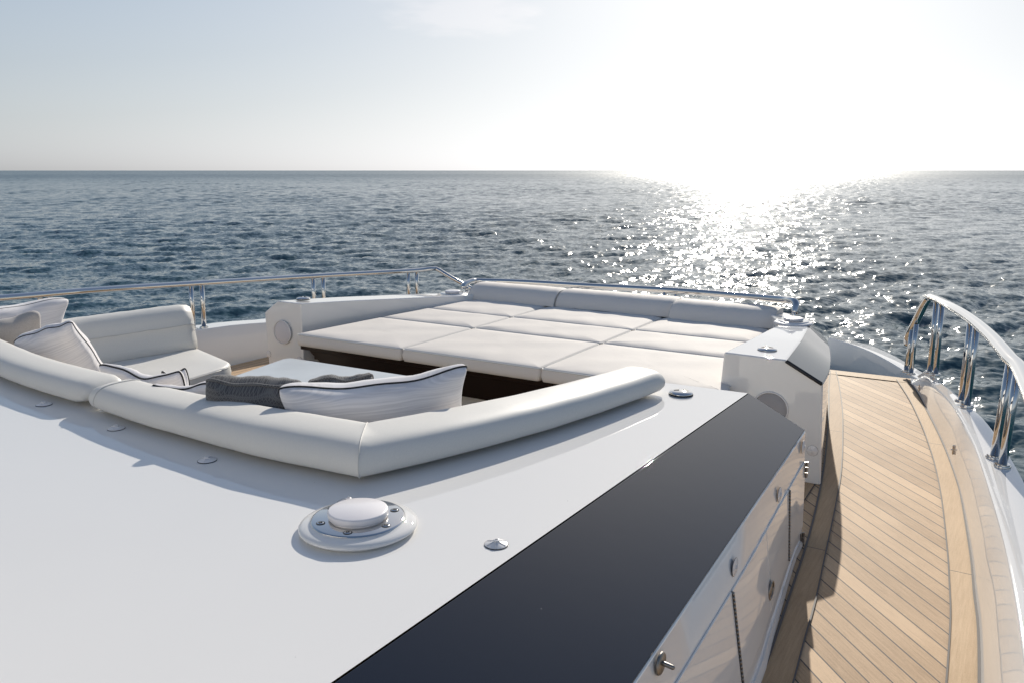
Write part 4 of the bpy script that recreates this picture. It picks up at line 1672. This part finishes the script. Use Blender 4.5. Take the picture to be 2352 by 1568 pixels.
WC, GC, ZC, BC = M['white_cloth'], M['grey_cloth'], M['zigzag'], M['black_cord']
pillow(at(630, 882, .80), at(1082, 832, .845), .46, 16, 0, WC, BC, 'large off-white pillow with black cord lying across the near corner of the padded roll', T=.11, sag=.035, seed=1.2, pinch=.15)
pillow(at(466, 866, .80), at(700, 882, .78), .44, 27, 0, ZC, M['zigzag'], 'grey zigzag pillow left of the large off-white pillow', T=.115, sag=.012, seed=2.2, cordr=.007, pinch=.12)
pillow(at(545, 888, .73), at(652, 863, .75), .40, 25, 0, WC, BC, 'white pillow with black cord showing only one peak behind the grey zigzag pillow', T=.06, sag=.01, seed=.4)
pillow(at(700, 880, .66), at(852, 848, .70), .40, 20, 0, ZC, M['zigzag'], 'grey zigzag pillow whose corner peeps up behind the large off-white pillow', T=.09, sag=.0, seed=3.6, cordr=.006, pinch=.12)
pillow(at(215, 838, .70), at(412, 846, .70), .42, 24, 0, WC, BC, 'white pillow with black cord left of the lounge corner, just above the roll seam', T=.06, sag=.02, seed=4.0)
pillow(at(372, 852, .66), at(428, 848, .66), .36, 18, 0, WC, BC, 'narrow white pillow corner standing right of the pillow above the roll seam', T=.05, sag=.0, seed=5.0)
pillow(at(356, 868, .74), at(520, 880, .74), .42, 24, 0, WC, BC, 'low white pillow with black cord partly covered by the left grey zigzag pillow', T=.06, sag=.015, seed=6.0)
pillow(at(28, 775, .72), at(166, 735, .80), .45, 30, 0, WC, BC, 'white pillow in front of the grey one at the left edge, leaning above the roll', T=.085, sag=.0, seed=7.0, cordr=.003, pinch=.12)
pillow(at(-90, 760, .74), at(92, 712, .80), .44, 24, 0, GC, None, 'plain grey pillow between two white pillows at the left edge', T=.07, sag=.0, seed=8.0)
pillow(at(-140, 742, .74), at(152, 676, .80), .50, 18, 0, WC, BC, 'rearmost white pillow at the left edge, against the sofa back', T=.09, sag=-.01, seed=9.0, cordr=.0018, pinch=.14)


# ------------------------------------------------------------------ unseen superstructure front behind the camera, added to bounce light into the shadows
wh = empty('fill_wheelhouse', (-2.7, -1.1, ZT), 'unseen white sloping superstructure front with a dark window band, added behind the cabin top to bounce fill light', 'fill_wheelhouse')
xs0, xs1 = -4.75, -0.62
fy_ = lambda z: -0.95 - (z - ZT) * 0.42
zs = [0.612, 1.75, 2.35, 3.4]
for nm, (za, zb_), m_ in (('front_wall', (zs[0], zs[1]), GEL), ('windscreen', (zs[1], zs[2]), M['black']), ('brow', (zs[2], zs[3]), GEL)):
    o_ = 0.02 if nm == 'windscreen' else 0.0
    rg = []
    for k in range(9):
        t = k / 8
        x = xs0 + (xs1 - xs0) * t
        bow = 0.25 * (1 - (2 * t - 1) ** 2)
        rg.append([Vector((x, fy_(za) + bow - o_, za)), Vector((x, fy_(zb_) + bow - o_, zb_)), Vector((x, fy_(zb_) - 2.2, zb_)), Vector((x, fy_(za) - 2.2, za))])
    make(nm, loft(rg), m_, wh, sharp=30)
